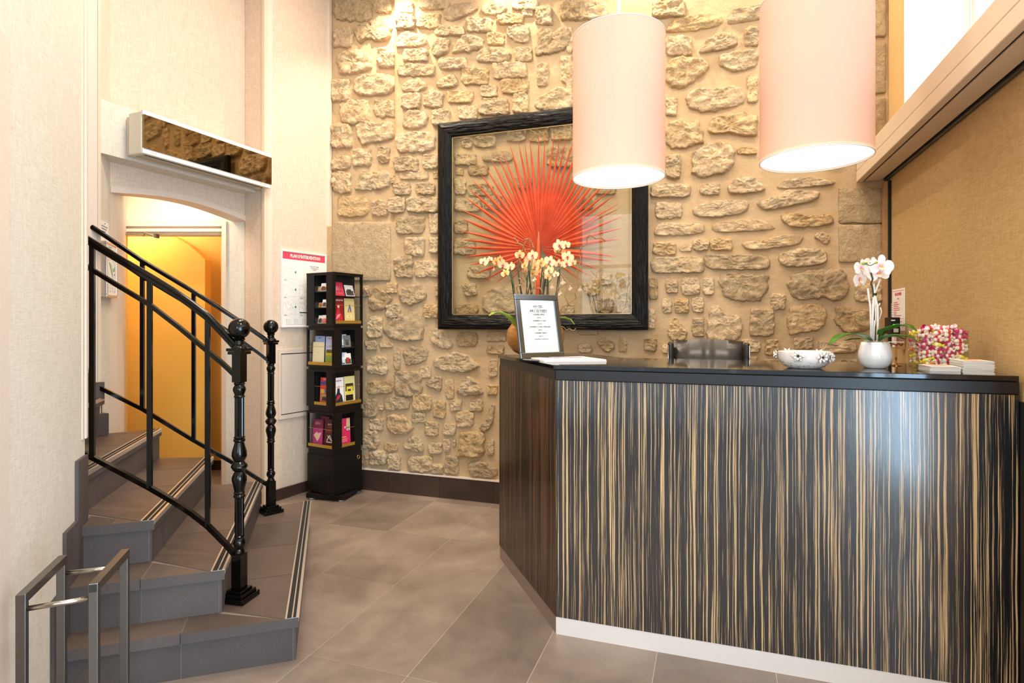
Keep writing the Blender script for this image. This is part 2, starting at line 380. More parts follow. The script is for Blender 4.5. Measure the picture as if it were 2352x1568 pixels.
def text(s_, size, mtx, mat, parent, name='lettering', align='CENTER', extrude=0.0004, sx=1.0, shear=0.0):
    cu = bpy.data.curves.new('t', 'FONT'); cu.body = s_; cu.size = size; cu.align_x = align; cu.align_y = 'CENTER'; cu.extrude = extrude; cu.resolution_u = 2; cu.shear = shear
    tmp = bpy.data.objects.new('t', cu)
    me = bpy.data.meshes.new_from_object(tmp); bpy.data.objects.remove(tmp); bpy.data.curves.remove(cu)
    mb = MB(); S_ = Matrix.Diagonal((sx, 1, 1, 1))
    mb.add([v_.co for v_ in me.vertices], [tuple(p_.vertices) for p_ in me.polygons], mtx @ S_)
    bpy.data.meshes.remove(me)
    return mb.build(name, mat, parent)
def textmb(mb, s_, size, mtx, mat, align='CENTER', sx=1.0, shear=0.0, bold=0.0):
    cu = bpy.data.curves.new('t', 'FONT'); cu.body = s_; cu.size = size; cu.align_x = align; cu.align_y = 'CENTER'; cu.extrude = 0.0003; cu.resolution_u = 1; cu.shear = shear; cu.offset = bold
    tmp = bpy.data.objects.new('t', cu)
    me = bpy.data.meshes.new_from_object(tmp); bpy.data.objects.remove(tmp); bpy.data.curves.remove(cu)
    mb.mat(mat).add([v_.co for v_ in me.vertices], [tuple(p_.vertices) for p_ in me.polygons], mtx @ Matrix.Diagonal((sx, 1, 1, 1)))
    bpy.data.meshes.remove(me)
def frame_mtx(o, ux, uy):                  # local x, y, outward normal -> world
    ux = Vector(ux).normalized(); uy = Vector(uy).normalized(); n_ = ux.cross(uy).normalized(); uy = n_.cross(ux)
    return Matrix(((ux.x, uy.x, n_.x, o[0]), (ux.y, uy.y, n_.y, o[1]), (ux.z, uy.z, n_.z, o[2]), (0, 0, 0, 1)))
def wall_seg(name, a, b, z0, z1, th, mat, side=1):   # a thin upright wall slab from a to b, thickness to the given side
    a = Vector((a[0], a[1])); b = Vector((b[0], b[1])); d = (b-a).normalized(); n_ = Vector((-d.y, d.x))*side*th
    mb = MB().prism([a, b, b+n_, a+n_], z0, z1)
    return struct(name, mb, mat)
STONES = [
('B',-2887,3909,-2537,3846,-2537,3681,-2887,3739),
('B',-2504,3841,-2358,3814,-2358,3712,-2504,3737),
('B',-2261,3757,-2141,3735,-2141,3655,-2261,3676),
('B',-2102,3742,-1844,3696,-1844,3627,-2102,3672),
('B',-2288,3669,-2121,3640,-2121,3522,-2288,3549),
('B',-2115,3645,-1914,3610,-1914,3494,-2115,3527),
('P',-1901,3637,-1793,3659,-1607,3643,-1614,3587,-1756,3543,-1882,3541),
('P',-1589,3549,-1589,3617,-1535,3635,-1391,3615,-1385,3547,-1451,3520),
('B',-1350,3608,-1159,3574,-1159,3503,-1350,3536),
('B',-996,3545,-833,3515,-833,3377,-996,3404),
('B',-1274,3534,-1193,3520,-1193,3465,-1274,3478),
('B',-1176,3528,-1052,3506,-1052,3381,-1176,3402),
('B',-1706,3546,-1504,3512,-1504,3405,-1706,3438),
('B',-1468,3534,-1268,3500,-1268,3422,-1468,3455),
('B',-1971,3527,-1724,3486,-1724,3412,-1971,3451),
('P',-1403,3394,-1368,3433,-1286,3431,-1211,3380,-1216,3287,-1274,3287,-1344,3318,-1397,3371),
('B',-1547,3409,-1409,3386,-1409,3295,-1547,3316),
('P',-1182,3178,-1182,3216,-1159,3377,-1102,3362,-1057,3339,-968,3362,-908,3325,-968,3184),
('B',-2887,3689,-2704,3659,-2704,3498,-2887,3526),
('P',-2696,3670,-2568,3668,-2483,3696,-2365,3676,-2351,3535,-2441,3495,-2582,3559,-2618,3516,-2675,3537),
('P',-2291,3409,-2291,3431,-2261,3515,-2168,3524,-2023,3436,-2023,3389),
('P',-1984,3372,-1946,3436,-1844,3419,-1841,3350,-1869,3296,-1978,3289),
('P',-1818,3312,-1756,3417,-1693,3413,-1571,3376,-1577,3309,-1632,3289,-1812,3299),
('P',-1626,3209,-1626,3249,-1595,3301,-1415,3285,-1356,3231,-1368,3172,-1498,3176),
('B',-1330,3272,-1196,3251,-1196,3147,-1330,3166),
('P',-2850,3489,-2625,3474,-2528,3404,-2539,3289,-2769,3288,-2842,3313),
('B',-2476,3463,-2328,3441,-2328,3284,-2476,3305),
('B',-2228,3397,-2017,3365,-2017,3266,-2228,3296),
('B',-2288,3287,-1961,3240,-1961,3150,-2288,3194),
('B',-1933,3283,-1703,3249,-1703,3163,-1933,3196),
('B',-1749,3181,-1529,3150,-1529,3026,-1749,3055),
('B',-1501,3183,-1234,3145,-1234,3031,-1501,3067),
('B',-1165,3137,-1080,3125,-1080,2956,-1165,2967),
('B',-996,3161,-902,3147,-902,2954,-996,2967),
('P',-2694,3119,-2694,3230,-2625,3270,-2441,3257,-2317,3216,-2324,3096,-2483,3080),
('P',-2254,3104,-2208,3145,-2088,3159,-2023,3091,-2049,3054,-2221,3058),
('P',-1978,3068,-1894,3138,-1799,3146,-1762,3057,-1844,3041),
('B',-1439,3061,-1228,3033,-1228,2923,-1439,2949),
('B',-2909,3278,-2740,3255,-2740,3068,-2909,3089),
('B',-2241,3057,-2082,3037,-2082,2917,-2241,2936),
('B',-2060,3041,-1894,3020,-1894,2909,-2060,2929),
('B',-1863,3030,-1650,3002,-1650,2909,-1863,2935),
('B',-1598,3035,-1462,3017,-1462,2928,-1598,2945),
('P',-1193,2812,-1182,2876,-1080,2918,-1002,2943,-908,2912,-908,2783,-1046,2778),
('B',-2828,3098,-2561,3065,-2561,2881,-2828,2910),
('B',-2518,3060,-2328,3036,-2328,2897,-2518,2919),
('P',-2241,2782,-2214,2909,-2141,2924,-2036,2894,-2021,2834,-2062,2765),
('B',-1987,2906,-1837,2888,-1837,2761,-1987,2778),
('B',-1771,2905,-1617,2887,-1617,2788,-1771,2806),
('B',-1607,2938,-1373,2909,-1373,2789,-1607,2816),
('B',-1346,2943,-1222,2927,-1222,2780,-1346,2794),
('B',-2909,2913,-2711,2891,-2711,2693,-2909,2712),
('P',-2682,2882,-2582,2902,-2497,2862,-2345,2881,-2338,2723,-2511,2716,-2625,2709,-2660,2781),
('P',-2295,2615,-2295,2752,-2154,2755,-1958,2734,-1956,2588,-2168,2591),
('B',-2901,2655,-2733,2639,-2733,2521,-2901,2535),
('B',-2711,2693,-2537,2676,-2537,2535,-2711,2550),
('B',-2476,2686,-2375,2676,-2375,2545,-2476,2554),
('B',-2313,2580,-2102,2561,-2102,2443,-2313,2461),
('B',-2060,2577,-1924,2564,-1924,2452,-2060,2463),
('B',-2901,2523,-2725,2508,-2725,2340,-2901,2353),
('P',-2696,2388,-2625,2518,-2511,2484,-2372,2503,-2369,2345,-2682,2349),
('B',-2261,2463,-2013,2442,-2013,2378,-2261,2397),
('B',-1978,2439,-1924,2434,-1924,2382,-1978,2386),
('B',-2365,2453,-2310,2449,-2310,2383,-2365,2387),
('B',-2308,2383,-2170,2372,-2170,2272,-2308,2282),
('B',-2121,2366,-1961,2354,-1961,2261,-2121,2272),
('B',-2857,2322,-2568,2302,-2568,2135,-2857,2152),
('B',-2532,2271,-2386,2261,-2386,2136,-2532,2145),
('B',-2363,2274,-2214,2263,-2214,2139,-2363,2148),
('B',-2201,2262,-1924,2243,-1924,2123,-2201,2140),
('B',-2291,2122,-2049,2108,-2049,1971,-2291,1982),
('B',-2008,2126,-1924,2121,-1924,1968,-2008,1972),
('Q',-2871,2112,-2338,2082,-2338,1624,-2871,1637),
('B',-2216,1957,-2045,1948,-2045,1804,-2216,1810),
('B',-2010,1947,-1926,1943,-1926,1820,-2010,1823),
('B',-2306,1820,-2149,1814,-2149,1643,-2306,1647),
('B',-2133,1776,-1926,1769,-1926,1638,-2133,1643),
('B',-2375,1618,-2279,1616,-2279,1529,-2375,1530),
('P',-2533,1421,-2542,1479,-2501,1550,-2468,1592,-2379,1547,-2322,1490,-2379,1420,-2476,1385),
('P',-2282,1546,-2156,1599,-2063,1590,-2020,1486,-2156,1432,-2243,1454),
('B',-2379,1448,-2259,1447,-2259,1342,-2379,1342),
('B',-2056,1445,-1926,1444,-1926,1334,-2056,1335),
('B',-1959,1602,-1926,1601,-1926,1498,-1959,1499),
('B',-2542,1350,-2408,1350,-2408,1187,-2542,1186),
('P',-2395,1208,-2411,1236,-2330,1321,-2172,1421,-2063,1335,-2048,1210,-2094,1162,-2251,1164),
('B',-2558,1171,-2460,1172,-2460,1094,-2558,1092),
('B',-2440,1151,-2318,1152,-2318,1113,-2440,1111),
('B',-2314,1117,-2254,1118,-2254,946,-2314,944),
('P',-2243,1104,-2033,1141,-2010,1032,-2172,962,-2219,1000),
('P',-2555,978,-2517,1043,-2379,1053,-2359,912,-2427,896,-2542,921),
('P',-2002,1211,-1941,1282,-1881,1239,-1806,1124,-1851,1096,-1971,1142),
('B',-1784,1236,-1616,1237,-1616,1126,-1784,1124),
('B',-1545,1240,-1397,1241,-1397,1169,-1545,1167),
('B',-1547,1140,-1411,1142,-1411,1080,-1547,1078),
('P',-1975,1005,-1911,1068,-1762,1097,-1674,1052,-1595,980,-1689,941,-1851,933,-1956,971),
('B',-1528,1041,-1460,1043,-1460,911,-1528,908),
('B',-1542,855,-1460,858,-1460,781,-1542,778),
('B',-2542,857,-2318,864,-2318,755,-2542,747),
('B',-2302,935,-2071,941,-2071,747,-2302,738),
('B',-2086,978,-1994,980,-1994,888,-2086,885),
('P',-2040,838,-1971,912,-1899,904,-1903,781,-2017,825),
('B',-1878,884,-1809,886,-1809,737,-1878,734),
('P',-1791,799,-1718,910,-1645,905,-1570,801,-1587,773,-1777,766),
('B',-2398,730,-2180,738,-2180,641,-2398,630),
('B',-2149,765,-1990,771,-1990,640,-2149,633),
('B',-2595,704,-2463,710,-2463,568,-2595,561),
('B',-2447,668,-2403,670,-2403,627,-2447,625),
('B',-1975,717,-1873,721,-1873,592,-1975,586),
('B',-1839,736,-1744,740,-1744,652,-1839,648),
('B',-1681,743,-1576,747,-1576,661,-1681,655),
('B',-2156,623,-2033,629,-2033,552,-2156,545),
('P',-2387,572,-2346,599,-2188,596,-2133,488,-2219,448,-2346,447),
('B',-2525,557,-2408,563,-2408,469,-2525,462),
('B',-2048,559,-1931,565,-1931,459,-2048,451),
('B',-1896,556,-1789,562,-1789,470,-1896,464),
('B',-1789,650,-1645,657,-1645,541,-1789,532),
('P',-1616,532,-1545,589,-1516,717,-1481,712,-1495,578,-1545,509),
('P',-2251,355,-2172,437,-2094,442,-2036,342,-2094,321),
('B',-2595,460,-2440,469,-2440,325,-2595,314),
('B',-2395,376,-2274,384,-2274,318,-2395,309),
('B',-2013,401,-1903,408,-1903,324,-2013,316),
('B',-1893,441,-1833,444,-1833,342,-1893,338),
('B',-1818,445,-1789,447,-1789,386,-1818,384),
('B',-1774,502,-1562,515,-1562,329,-1774,313),
('B',-1545,456,-1491,460,-1491,343,-1545,339),
('B',-2600,273,-2533,278,-2533,192,-2600,187),
('B',-2533,310,-2375,321,-2375,208,-2533,195),
('B',-2362,298,-2254,305,-2254,175,-2362,166),
('B',-2185,292,-1979,307,-1979,178,-2185,161),
('B',-1990,246,-1893,254,-1893,175,-1990,166),
('B',-1878,323,-1766,331,-1766,178,-1878,169),
('P',-1700,258,-1645,292,-1537,297,-1530,245,-1464,270,-1464,177,-1674,179),
('B',-2591,1594,-2533,1593,-2533,1507,-2591,1508),
('B',-955,3537,-664,3485,-664,3354,-955,3403),
('B',-792,3397,-452,3339,-452,3251,-792,3306),
('B',-376,3434,-160,3395,-160,3284,-376,3321),
('P',-287,3214,-247,3289,-73,3295,63,3271,63,3197,-73,3189,-277,3202),
('P',96,3201,105,3289,224,3287,420,3292,437,3288,332,3201,105,3195),
('B',-955,3354,-911,3347,-911,3165,-955,3171),
('B',-376,3280,-326,3272,-326,3220,-376,3228),
('B',-287,3183,-121,3157,-121,3026,-287,3051),
('P',-87,3051,-16,3130,68,3157,160,3122,151,3035,-64,3038),
('B',192,3166,278,3152,278,3030,192,3044),
('P',40,2963,49,3011,151,3020,278,3016,278,2899,151,2883,68,2919),
('P',-287,3030,-131,3023,3,2968,-45,2905,-179,2823,-287,2847),
('B',-955,3155,-911,3149,-911,2864,-955,2870),
('P',-164,2750,-131,2817,59,2792,142,2806,197,2745,188,2677,21,2653,-54,2657,-150,2698),
('B',210,2865,278,2856,278,2676,210,2684),
('B',-287,2781,-213,2772,-213,2650,-287,2658),
('P',-24,2544,-7,2611,114,2632,274,2618,274,2473,206,2470,87,2512,3,2506),
('P',-287,2444,-287,2602,-189,2632,-131,2585,-92,2621,-49,2516,-54,2457,-169,2438),
('P',-131,2364,-64,2448,59,2460,133,2419,137,2300,59,2243,-111,2227),
('B',-287,2409,-187,2399,-187,2238,-287,2246),
('B',151,2412,265,2401,265,2357,151,2368),
('B',-381,2227,-126,2208,-126,2112,-381,2130),
('B',-71,2200,49,2191,49,2118,-71,2126),
('P',96,2116,96,2185,160,2229,242,2223,341,2133,242,2111),
('P',371,2145,420,2189,558,2197,717,2147,676,2131,402,2128),
('B',-351,2099,-184,2088,-184,1980,-351,1989),
('P',-126,2052,21,2087,229,2083,206,1991,59,1976,-111,1986),
('P',256,2056,358,2078,437,2121,626,2107,617,2051,463,2014,296,2000),
('B',-889,3258,-633,3217,-633,3060,-889,3097),
('B',-591,3211,-326,3169,-326,2995,-591,3033),
('B',-846,3016,-570,2978,-570,2853,-846,2888),
('B',455,3228,676,3190,676,3068,455,3104),
('B',332,3075,558,3040,558,2888,332,2921),
('B',592,3034,800,3001,800,2835,592,2864),
('B',314,2856,506,2829,506,2705,314,2730),
('B',558,2812,808,2778,808,2630,558,2661),
('B',332,2670,558,2642,558,2491,332,2515),
('B',609,2598,824,2573,824,2425,609,2447),
('B',349,2436,558,2415,558,2263,349,2282),
('B',626,2389,759,2376,759,2246,626,2257),
('P',398,1967,441,1988,568,1949,651,1964,696,1942,686,1889,462,1881,412,1927),
('P',-369,1887,-340,1969,-179,1948,-45,1945,-45,1871,-332,1872),
('P',-2,1942,207,1955,281,1958,390,1889,318,1877,2,1877),
('B',-371,1836,-219,1829,-219,1744,-371,1750),
('B',-201,1816,-119,1812,-119,1763,-201,1766),
('B',-115,1845,-17,1841,-17,1763,-115,1767),
('B',-12,1845,124,1838,124,1759,-12,1764),
('P',173,1796,207,1818,281,1815,426,1848,543,1846,519,1781,325,1761,222,1753),
('P',590,1828,617,1854,658,1855,680,1804,651,1775,596,1816),
('B',-383,1740,-46,1727,-46,1621,-383,1630),
('B',-45,1741,343,1726,343,1630,-45,1641),
('P',394,1656,392,1715,426,1745,533,1764,658,1744,658,1659,526,1640),
('B',-394,1601,-336,1599,-336,1456,-394,1457),
('B',-287,1591,-209,1589,-209,1496,-287,1497),
('B',-185,1604,-72,1601,-72,1481,-185,1483),
('B',-52,1594,14,1592,14,1478,-52,1479),
('P',33,1598,94,1625,252,1600,343,1614,329,1495,274,1424,86,1451,48,1533),
('P',434,1533,462,1603,582,1630,760,1629,780,1518,747,1434,699,1427,651,1451,498,1441,462,1485),
('B',-308,1464,-247,1463,-247,1367,-308,1368),
('B',-231,1463,-140,1462,-140,1364,-231,1365),
('B',-123,1468,-48,1467,-48,1369,-123,1369),
('B',345,1483,430,1482,430,1382,345,1382),
('P',-275,1263,-227,1348,-203,1313,-147,1247,-163,1189,-267,1188),
('B',-121,1338,-47,1338,-47,1214,-121,1214),
('P',-29,1198,-21,1370,25,1427,86,1353,162,1369,192,1248,162,1192,25,1182),
('B',-398,1398,-352,1397,-352,1263,-398,1263),
('B',229,1393,369,1392,369,1221,229,1221),
('P',437,1257,444,1399,568,1421,651,1412,662,1312,624,1258,469,1226),
('P',701,1404,733,1404,787,1381,900,1387,907,1274,787,1228,706,1289),
('B',807,1540,952,1537,952,1421,807,1422),
('B',-423,1203,-344,1204,-344,1116,-423,1114),
('B',-308,1162,-259,1163,-259,1104,-308,1103),
('B',177,1200,290,1201,290,1117,177,1116),
('B',314,1203,394,1204,394,1099,314,1098),
('B',476,1214,583,1215,583,1142,476,1140),
('B',613,1192,814,1194,814,1122,613,1119),
('B',203,1096,274,1097,274,1029,203,1028),
('B',310,1074,394,1076,394,1024,310,1022),
('B',720,1086,821,1088,821,1046,720,1044),
('B',-423,1068,-332,1069,-332,1011,-423,1008),
('Q',721,2110,952,2093,952,1885,721,1898),
('Q',721,1893,952,1880,952,1657,721,1664),
('B',-1744,2666,-1660,2658,-1660,2581,-1744,2589),
('B',-1648,2667,-1473,2649,-1473,2568,-1648,2585),
('B',-1392,2695,-1246,2679,-1246,2589,-1392,2603),
('B',-1224,2698,-1081,2682,-1081,2567,-1224,2581),
('B',-1065,2680,-910,2663,-910,2560,-1065,2576),
('B',-1798,2555,-1624,2539,-1624,2452,-1798,2467),
('P',-1583,2508,-1496,2543,-1381,2543,-1336,2464,-1427,2456,-1577,2475),
('B',-1690,2457,-1531,2443,-1531,2367,-1690,2380),
('B',-1792,2450,-1732,2444,-1732,2389,-1792,2394),
('B',-1806,2373,-1708,2365,-1708,2244,-1806,2251),
('B',-1696,2320,-1496,2305,-1496,2218,-1696,2232),
('B',-1804,2229,-1589,2214,-1589,2110,-1804,2123),
('B',-1566,2223,-1427,2213,-1427,2116,-1566,2125),
('B',-1336,2346,-1202,2335,-1202,2250,-1336,2260),
('B',-1092,2536,-899,2517,-899,2373,-1092,2389),
('B',-1798,2062,-1696,2056,-1696,1957,-1798,1962),
('B',-1804,1929,-1636,1921,-1636,1796,-1804,1802),
('B',-1702,1726,-1519,1721,-1519,1623,-1702,1627),
('B',-1732,1595,-1624,1593,-1624,1500,-1732,1501),
('P',-1577,1374,-1577,1483,-1531,1558,-1381,1577,-1246,1521,-1268,1372),
('B',-1792,1441,-1613,1439,-1613,1363,-1792,1364),
('B',-836,1616,-722,1613,-722,1491,-836,1493),
('B',-712,1634,-641,1632,-641,1561,-712,1562),
('B',-611,1621,-511,1618,-511,1358,-611,1358),
('B',-753,1471,-631,1469,-631,1368,-753,1369),
('B',-984,1433,-899,1432,-899,1359,-984,1360),
('B',-878,2164,-774,2157,-774,2075,-878,2082),
('B',-753,2258,-611,2247,-611,2166,-753,2176),
('B',-866,1248,-731,1248,-731,1221,-866,1220),
('B',-869,1158,-776,1160,-776,1098,-869,1097),
('P',-748,1187,-683,1194,-616,1168,-623,1121,-670,1100,-724,1140),
('B',-592,1209,-537,1209,-537,1105,-592,1105),
]
PALM_HUB=(-1.1380,1.8177)
PALM_TIPS=[(-250, -260), (-346, -253), (-439, -229), (-495, -165), (-538, -104), (-586, -35), (-607, 35), (-609, 99), (-619, 163), (-607, 250), (-603, 324), (-574, 404), (-552, 476), (-509, 532), (-459, 577), (-419, 627), (-372, 669), (-317, 711), (-281, 736), (-218, 769), (-152, 794), (-114, 798), (-68, 808), (-1, 815), (48, 811), (114, 804), (165, 799), (213, 790), (260, 771), (306, 736), (353, 694), (399, 641), (439, 582), (476, 518), (509, 455), (532, 399), (544, 348), (569, 281), (571, 259), (589, 195), (589, 121), (574, 47), (554, -72), (524, -111), (444, -163), (383, -207), (317, -244)]
# ------------------------------------------------------------------ stone wall
H_CEIL = 4.0
XL, XR = -2.93, 1.0
NX, NZ = -2.313, 2.084                     # the left upper part of the wall lies 4.5 cm deeper
def back_y(x, z): return 4.01 if (x < NX and z > NZ) else 3.965
xs = sorted(set([XL+i*(XR-XL)/110 for i in range(111)]+[NX-0.004, NX+0.004]))
zs = sorted(set([0.0+i*H_CEIL/110 for i in range(111)]+[NZ-0.004, NZ+0.004]))
mb = MB(); vs = []; fs = []
for z in zs:
    for x in xs:
        n_ = mnoise.noise(Vector((x*3.1, z*3.1, 1.7)))*0.006+mnoise.noise(Vector((x*13, z*13, 4)))*0.002
        vs.append((x, back_y(x, z)+n_, z))
nx = len(xs)
for j in range(len(zs)-1):
    for i in range(nx-1): fs.append((j*nx+i, j*nx+i+1, (j+1)*nx+i+1, (j+1)*nx+i))
mb.add(vs, fs)
wall_back = struct('wall_back', mb, M['mortar'], smooth=True)
mb = MB().box(((XL+XR)/2, 4.12, 2.0), (XR-XL, 0.18, 4.0)); core = mb.build('masonry_core', M['mortar'], wall_back)
def chaikin(p, it=1):
    for _ in range(it):
        q = []
        for i in range(len(p)):
            a = p[i]; b = p[(i+1) % len(p)]
            q.append((a[0]*.78+b[0]*.22, a[1]*.78+b[1]*.22)); q.append((a[0]*.22+b[0]*.78, a[1]*.22+b[1]*.78))
        p = q
    return p
def resample(p, n):
    L = [0]
    for i in range(len(p)): L.append(L[-1]+math.dist(p[i], p[(i+1) % len(p)]))
    out = []
    for k in range(n):
        t = L[-1]*k/n; i = 0
        while L[i+1] < t: i += 1
        u = (t-L[i])/max(1e-9, L[i+1]-L[i]); a = p[i]; b = p[(i+1) % len(p)]
        out.append((a[0]*(1-u)+b[0]*u, a[1]*(1-u)+b[1]*u))
    return out
def make_stone(kind, pts, seed):
    rnd = random.Random(seed)
    cx = sum(p[0] for p in pts)/len(pts); cz = sum(p[1] for p in pts)/len(pts)
    w = max(p[0] for p in pts)-min(p[0] for p in pts); h = max(p[1] for p in pts)-min(p[1] for p in pts)
    if kind == 'B':                         # boxes get their own broken corners
        q = []
        for i, p in enumerate(pts):
            a = pts[i-1]; b = pts[(i+1) % 4]; c1 = rnd.uniform(.03, .26); c2 = rnd.uniform(.03, .24)
            q.append((p[0]+(a[0]-p[0])*c1*.8, p[1]+(a[1]-p[1])*c1*.8)); q.append((p[0]+(b[0]-p[0])*c2*.8, p[1]+(b[1]-p[1])*c2*.8))
        pts = q
    n = 52 if kind != 'Q' else 40
    if kind != 'Q': pts = resample(chaikin(pts, 2), n)
    else: pts = resample(pts, n)
    sz = min(w, h)
    per = sz*0.060 if kind != 'Q' else 0.004
    outl = []
    for x, z in pts:
        d = 1+ (mnoise.noise(Vector((x*24, z*24, seed)))*0.7+mnoise.noise(Vector((x*60, z*60, seed+9)))*0.5)*per*2/max(math.hypot(x-cx, z-cz), 0.02)
        outl.append((cx+(x-cx)*d, cz+(z-cz)*d))
    H = (0.010+0.016*min(1, sz/0.14))*rnd.uniform(0.75, 1.15) if kind != 'Q' else 0.02
    yb = 4.01 if (cx < NX and cz > NZ) else 3.965
    rings = [(1.03, -0.012), (0.995, 0.40), (0.965, 0.80), (0.91, 0.95), (0.83, 1.0), (0.74, 1.0), (0.64, 1.0), (0.54, 1.0), (0.43, 1.0), (0.32, 1.0), (0.2, 1.0), (0.08, 1.0)] if kind != 'Q' else [(1.0, -0.012), (0.985, 0.85), (0.96, 1.0), (0.8, 1.0), (0.55, 1.0), (0.3, 1.0), (0.1, 1.0)]
    tx = rnd.uniform(-.25, .25); tz = rnd.uniform(-.35, .15)
    amp = 0.42 if kind != 'Q' else 0.12
    vs = []; fs = []
    for k, (f, hh) in enumerate(rings):
        for (x, z) in outl:
            X = cx+(x-cx)*f; Z = cz+(z-cz)*f
            if hh < 0: y = 0.012
            else:
                t = H*hh*(1+tx*(X-cx)/max(w, .01)*1.2+tz*(Z-cz)/max(h, .01)*1.2)
                q1 = Vector((X*16+seed, Z*24, seed*1.3)); q2 = Vector((X*34, Z*52, seed))
                nn = mnoise.noise(q1)*1.3+(1-2*abs(mnoise.noise(q1*1.7+Vector((5, 3, 1)))))*0.5-(abs(mnoise.noise(q2)))*1.3+mnoise.noise(q2*2.4)*0.45+0.35
                t += nn*H*amp*(0.25 if k == 1 else 1)
                y = -max(0.001, t)
            vs.append((X-cx, yb+y, Z-cz))
    N = len(outl)
    for k in range(len(rings)-1):
        for i in range(N):
            j = (i+1) % N; fs.append((k*N+i, k*N+j, (k+1)*N+j, (k+1)*N+i))
    fs.append(tuple((len(rings)-1)*N+i for i in range(N)))
    m = MB(); m.add([(v[0]+cx, v[1], v[2]+cz) for v in vs], fs)
    o = m.build('stone', M['ashlar'] if kind == 'Q' else M['stone'], wall_back, smooth=True)
    return o
for i, r in enumerate(STONES):
    pts = [(r[k]/1000, r[k+1]/1000) for k in range(1, len(r), 2)]
    pts = [(min(0.965, max(-2.915, x)), min(3.97, max(0.175, z))) for x, z in pts]
    make_stone(r[0], pts, i+1)
# courses the desk and the frame edge hide, and the row under the ceiling
k = 400
for row, z in enumerate((0.34, 0.56, 0.78, 0.98)):
    x = -1.1+0.1*(row % 2)
    while x < 0.85:
        w_ = random.uniform(0.16, 0.34); k += 1
        make_stone('B', [(x, z-.07), (x+w_, z-.07), (x+w_, z+.07), (x, z+.07)], k); x += w_+0.06
x = -1.7
while x < 0.9 and False: x += 1
for z in (3.66, 3.85):
    x = -1.2
    while x < 0.8:
        w_ = random.uniform(0.22, 0.4); k += 1
        make_stone('B', [(x, z-.07), (x+w_, z-.07), (x+w_, z+.07), (x, z+.07)], k); x += w_+0.08
for (z0, z1) in ((2.3, 2.62), (2.65, 2.95), (2.98, 3.34), (3.37, 3.7), (3.73, 3.97)):   # jamb blocks above the beam
    k += 1; make_stone('Q', [(0.80, z0), (0.967, z0), (0.967, z1), (0.80, z1)], k)

# ------------------------------------------------------------------ floor, ceiling
C1 = W(4.742, -1.463); P_END = W(4.20, -1.777)
OL = W(3.25, -2.296); OR_ = W(4.322, -1.842); IL = W(3.44, -2.366); IR = W(4.32, -1.967)
DL = W(4.45, -2.937); DR = W(4.36, -2.147); NW = W(2.339, -1.71); NW0 = W(1.2, -1.235); SL = W(1.2, -3.16)
mb = MB().box((-2.0, 1.0, -0.0512), (7.4, 8.0, 0.10)); floor = struct('floor', mb, M['grout'])
TX, TY = 0.429, 0.647; X0 = -0.633; Y0 = 1.913
tile_mesh = {}
def floor_tile(x0, y0, x1, y1):
    key = (round(x1-x0, 3), round(y1-y0, 3))
    if key not in tile_mesh:
        w_, d_ = key; m = MB(); m.box((0, 0, -0.006), (w_-0.0030, d_-0.0030, 0.012)); o = m.build('tile', M['floor_tile'], floor, world=False, bevel=0)
        tile_mesh[key] = o
    else:
        o = tile_mesh[key].copy(); COL.objects.link(o)
    o.location = ((x0+x1)/2, (y0+y1)/2, 0.0); return o
for i in range(-9, 5):
    for j in range(-7, 5):
        x0 = X0+i*TX; x1 = x0+TX; y0 = Y0+j*TY; y1 = y0+TY
        if j == 3 and x0 < -2.95: y1 = y0+TY
        elif j >= 3: y1 = min(y1, 3.96)
        x1 = min(x1, 1.26); y0 = max(y0, -2.48)
        if x1-x0 < 0.03 or y1-y0 < 0.03: continue
        if x0 < -2.95 and y1 < 0.7: continue
        floor_tile(x0, y0, x1, y1)
mb = MB().box((-2.0, 1.0, H_CEIL+0.05), (7.4, 8.0, 0.10)); ceiling = struct('ceiling', mb, M['ceiling'])

# ------------------------------------------------------------------ left side: plan wall, arch recess, corridor
wall_left = wall_seg('wall_left', C1, P_END, 0, H_CEIL, 0.22, M['linen'], -1)
wall_seg('wall_left_far_reveal', OR_, DR, 0, H_CEIL, 0.10, M['linen_pale'], -1)
wall_seg('wall_left_near', SL, OL, 0, H_CEIL, 0.12, M['linen'], 1)
wall_seg('wall_left_near_reveal', OL, IL, 0, H_CEIL, 0.05, M['linen_pale'], 1)
# rounded jamb between near reveal and door frame
mb = MB(); pts = []
mid = (IL+DL)/2; out_ = Vector((-(DL-IL).y, (DL-IL).x, 0)).normalized()
ring = []
for k in range(13):
    t = k/12; p_ = IL.lerp(DL, t)-out_*(0.05*math.sin(PI*min(1, t*2.2)) if t < 0.45 else 0.0)
    ring.append(p_)
for p_ in ring: vs_ = (p_.x, p_.y)
poly = [(p_.x, p_.y) for p_ in ring]+[((DL+out_*.1).x, (DL+out_*.1).y), ((IL+out_*.1).x, (IL+out_*.1).y)]
struct('wall_left_jamb', MB().prism(poly, 0, 2.42), M['cream'])
# lintel box across the recess
struct('wall_left_lintel', MB().prism([(q.x, q.y) for q in (OL, OR_, IR, IL)], 2.25, 2.55), M['linen_pale'])
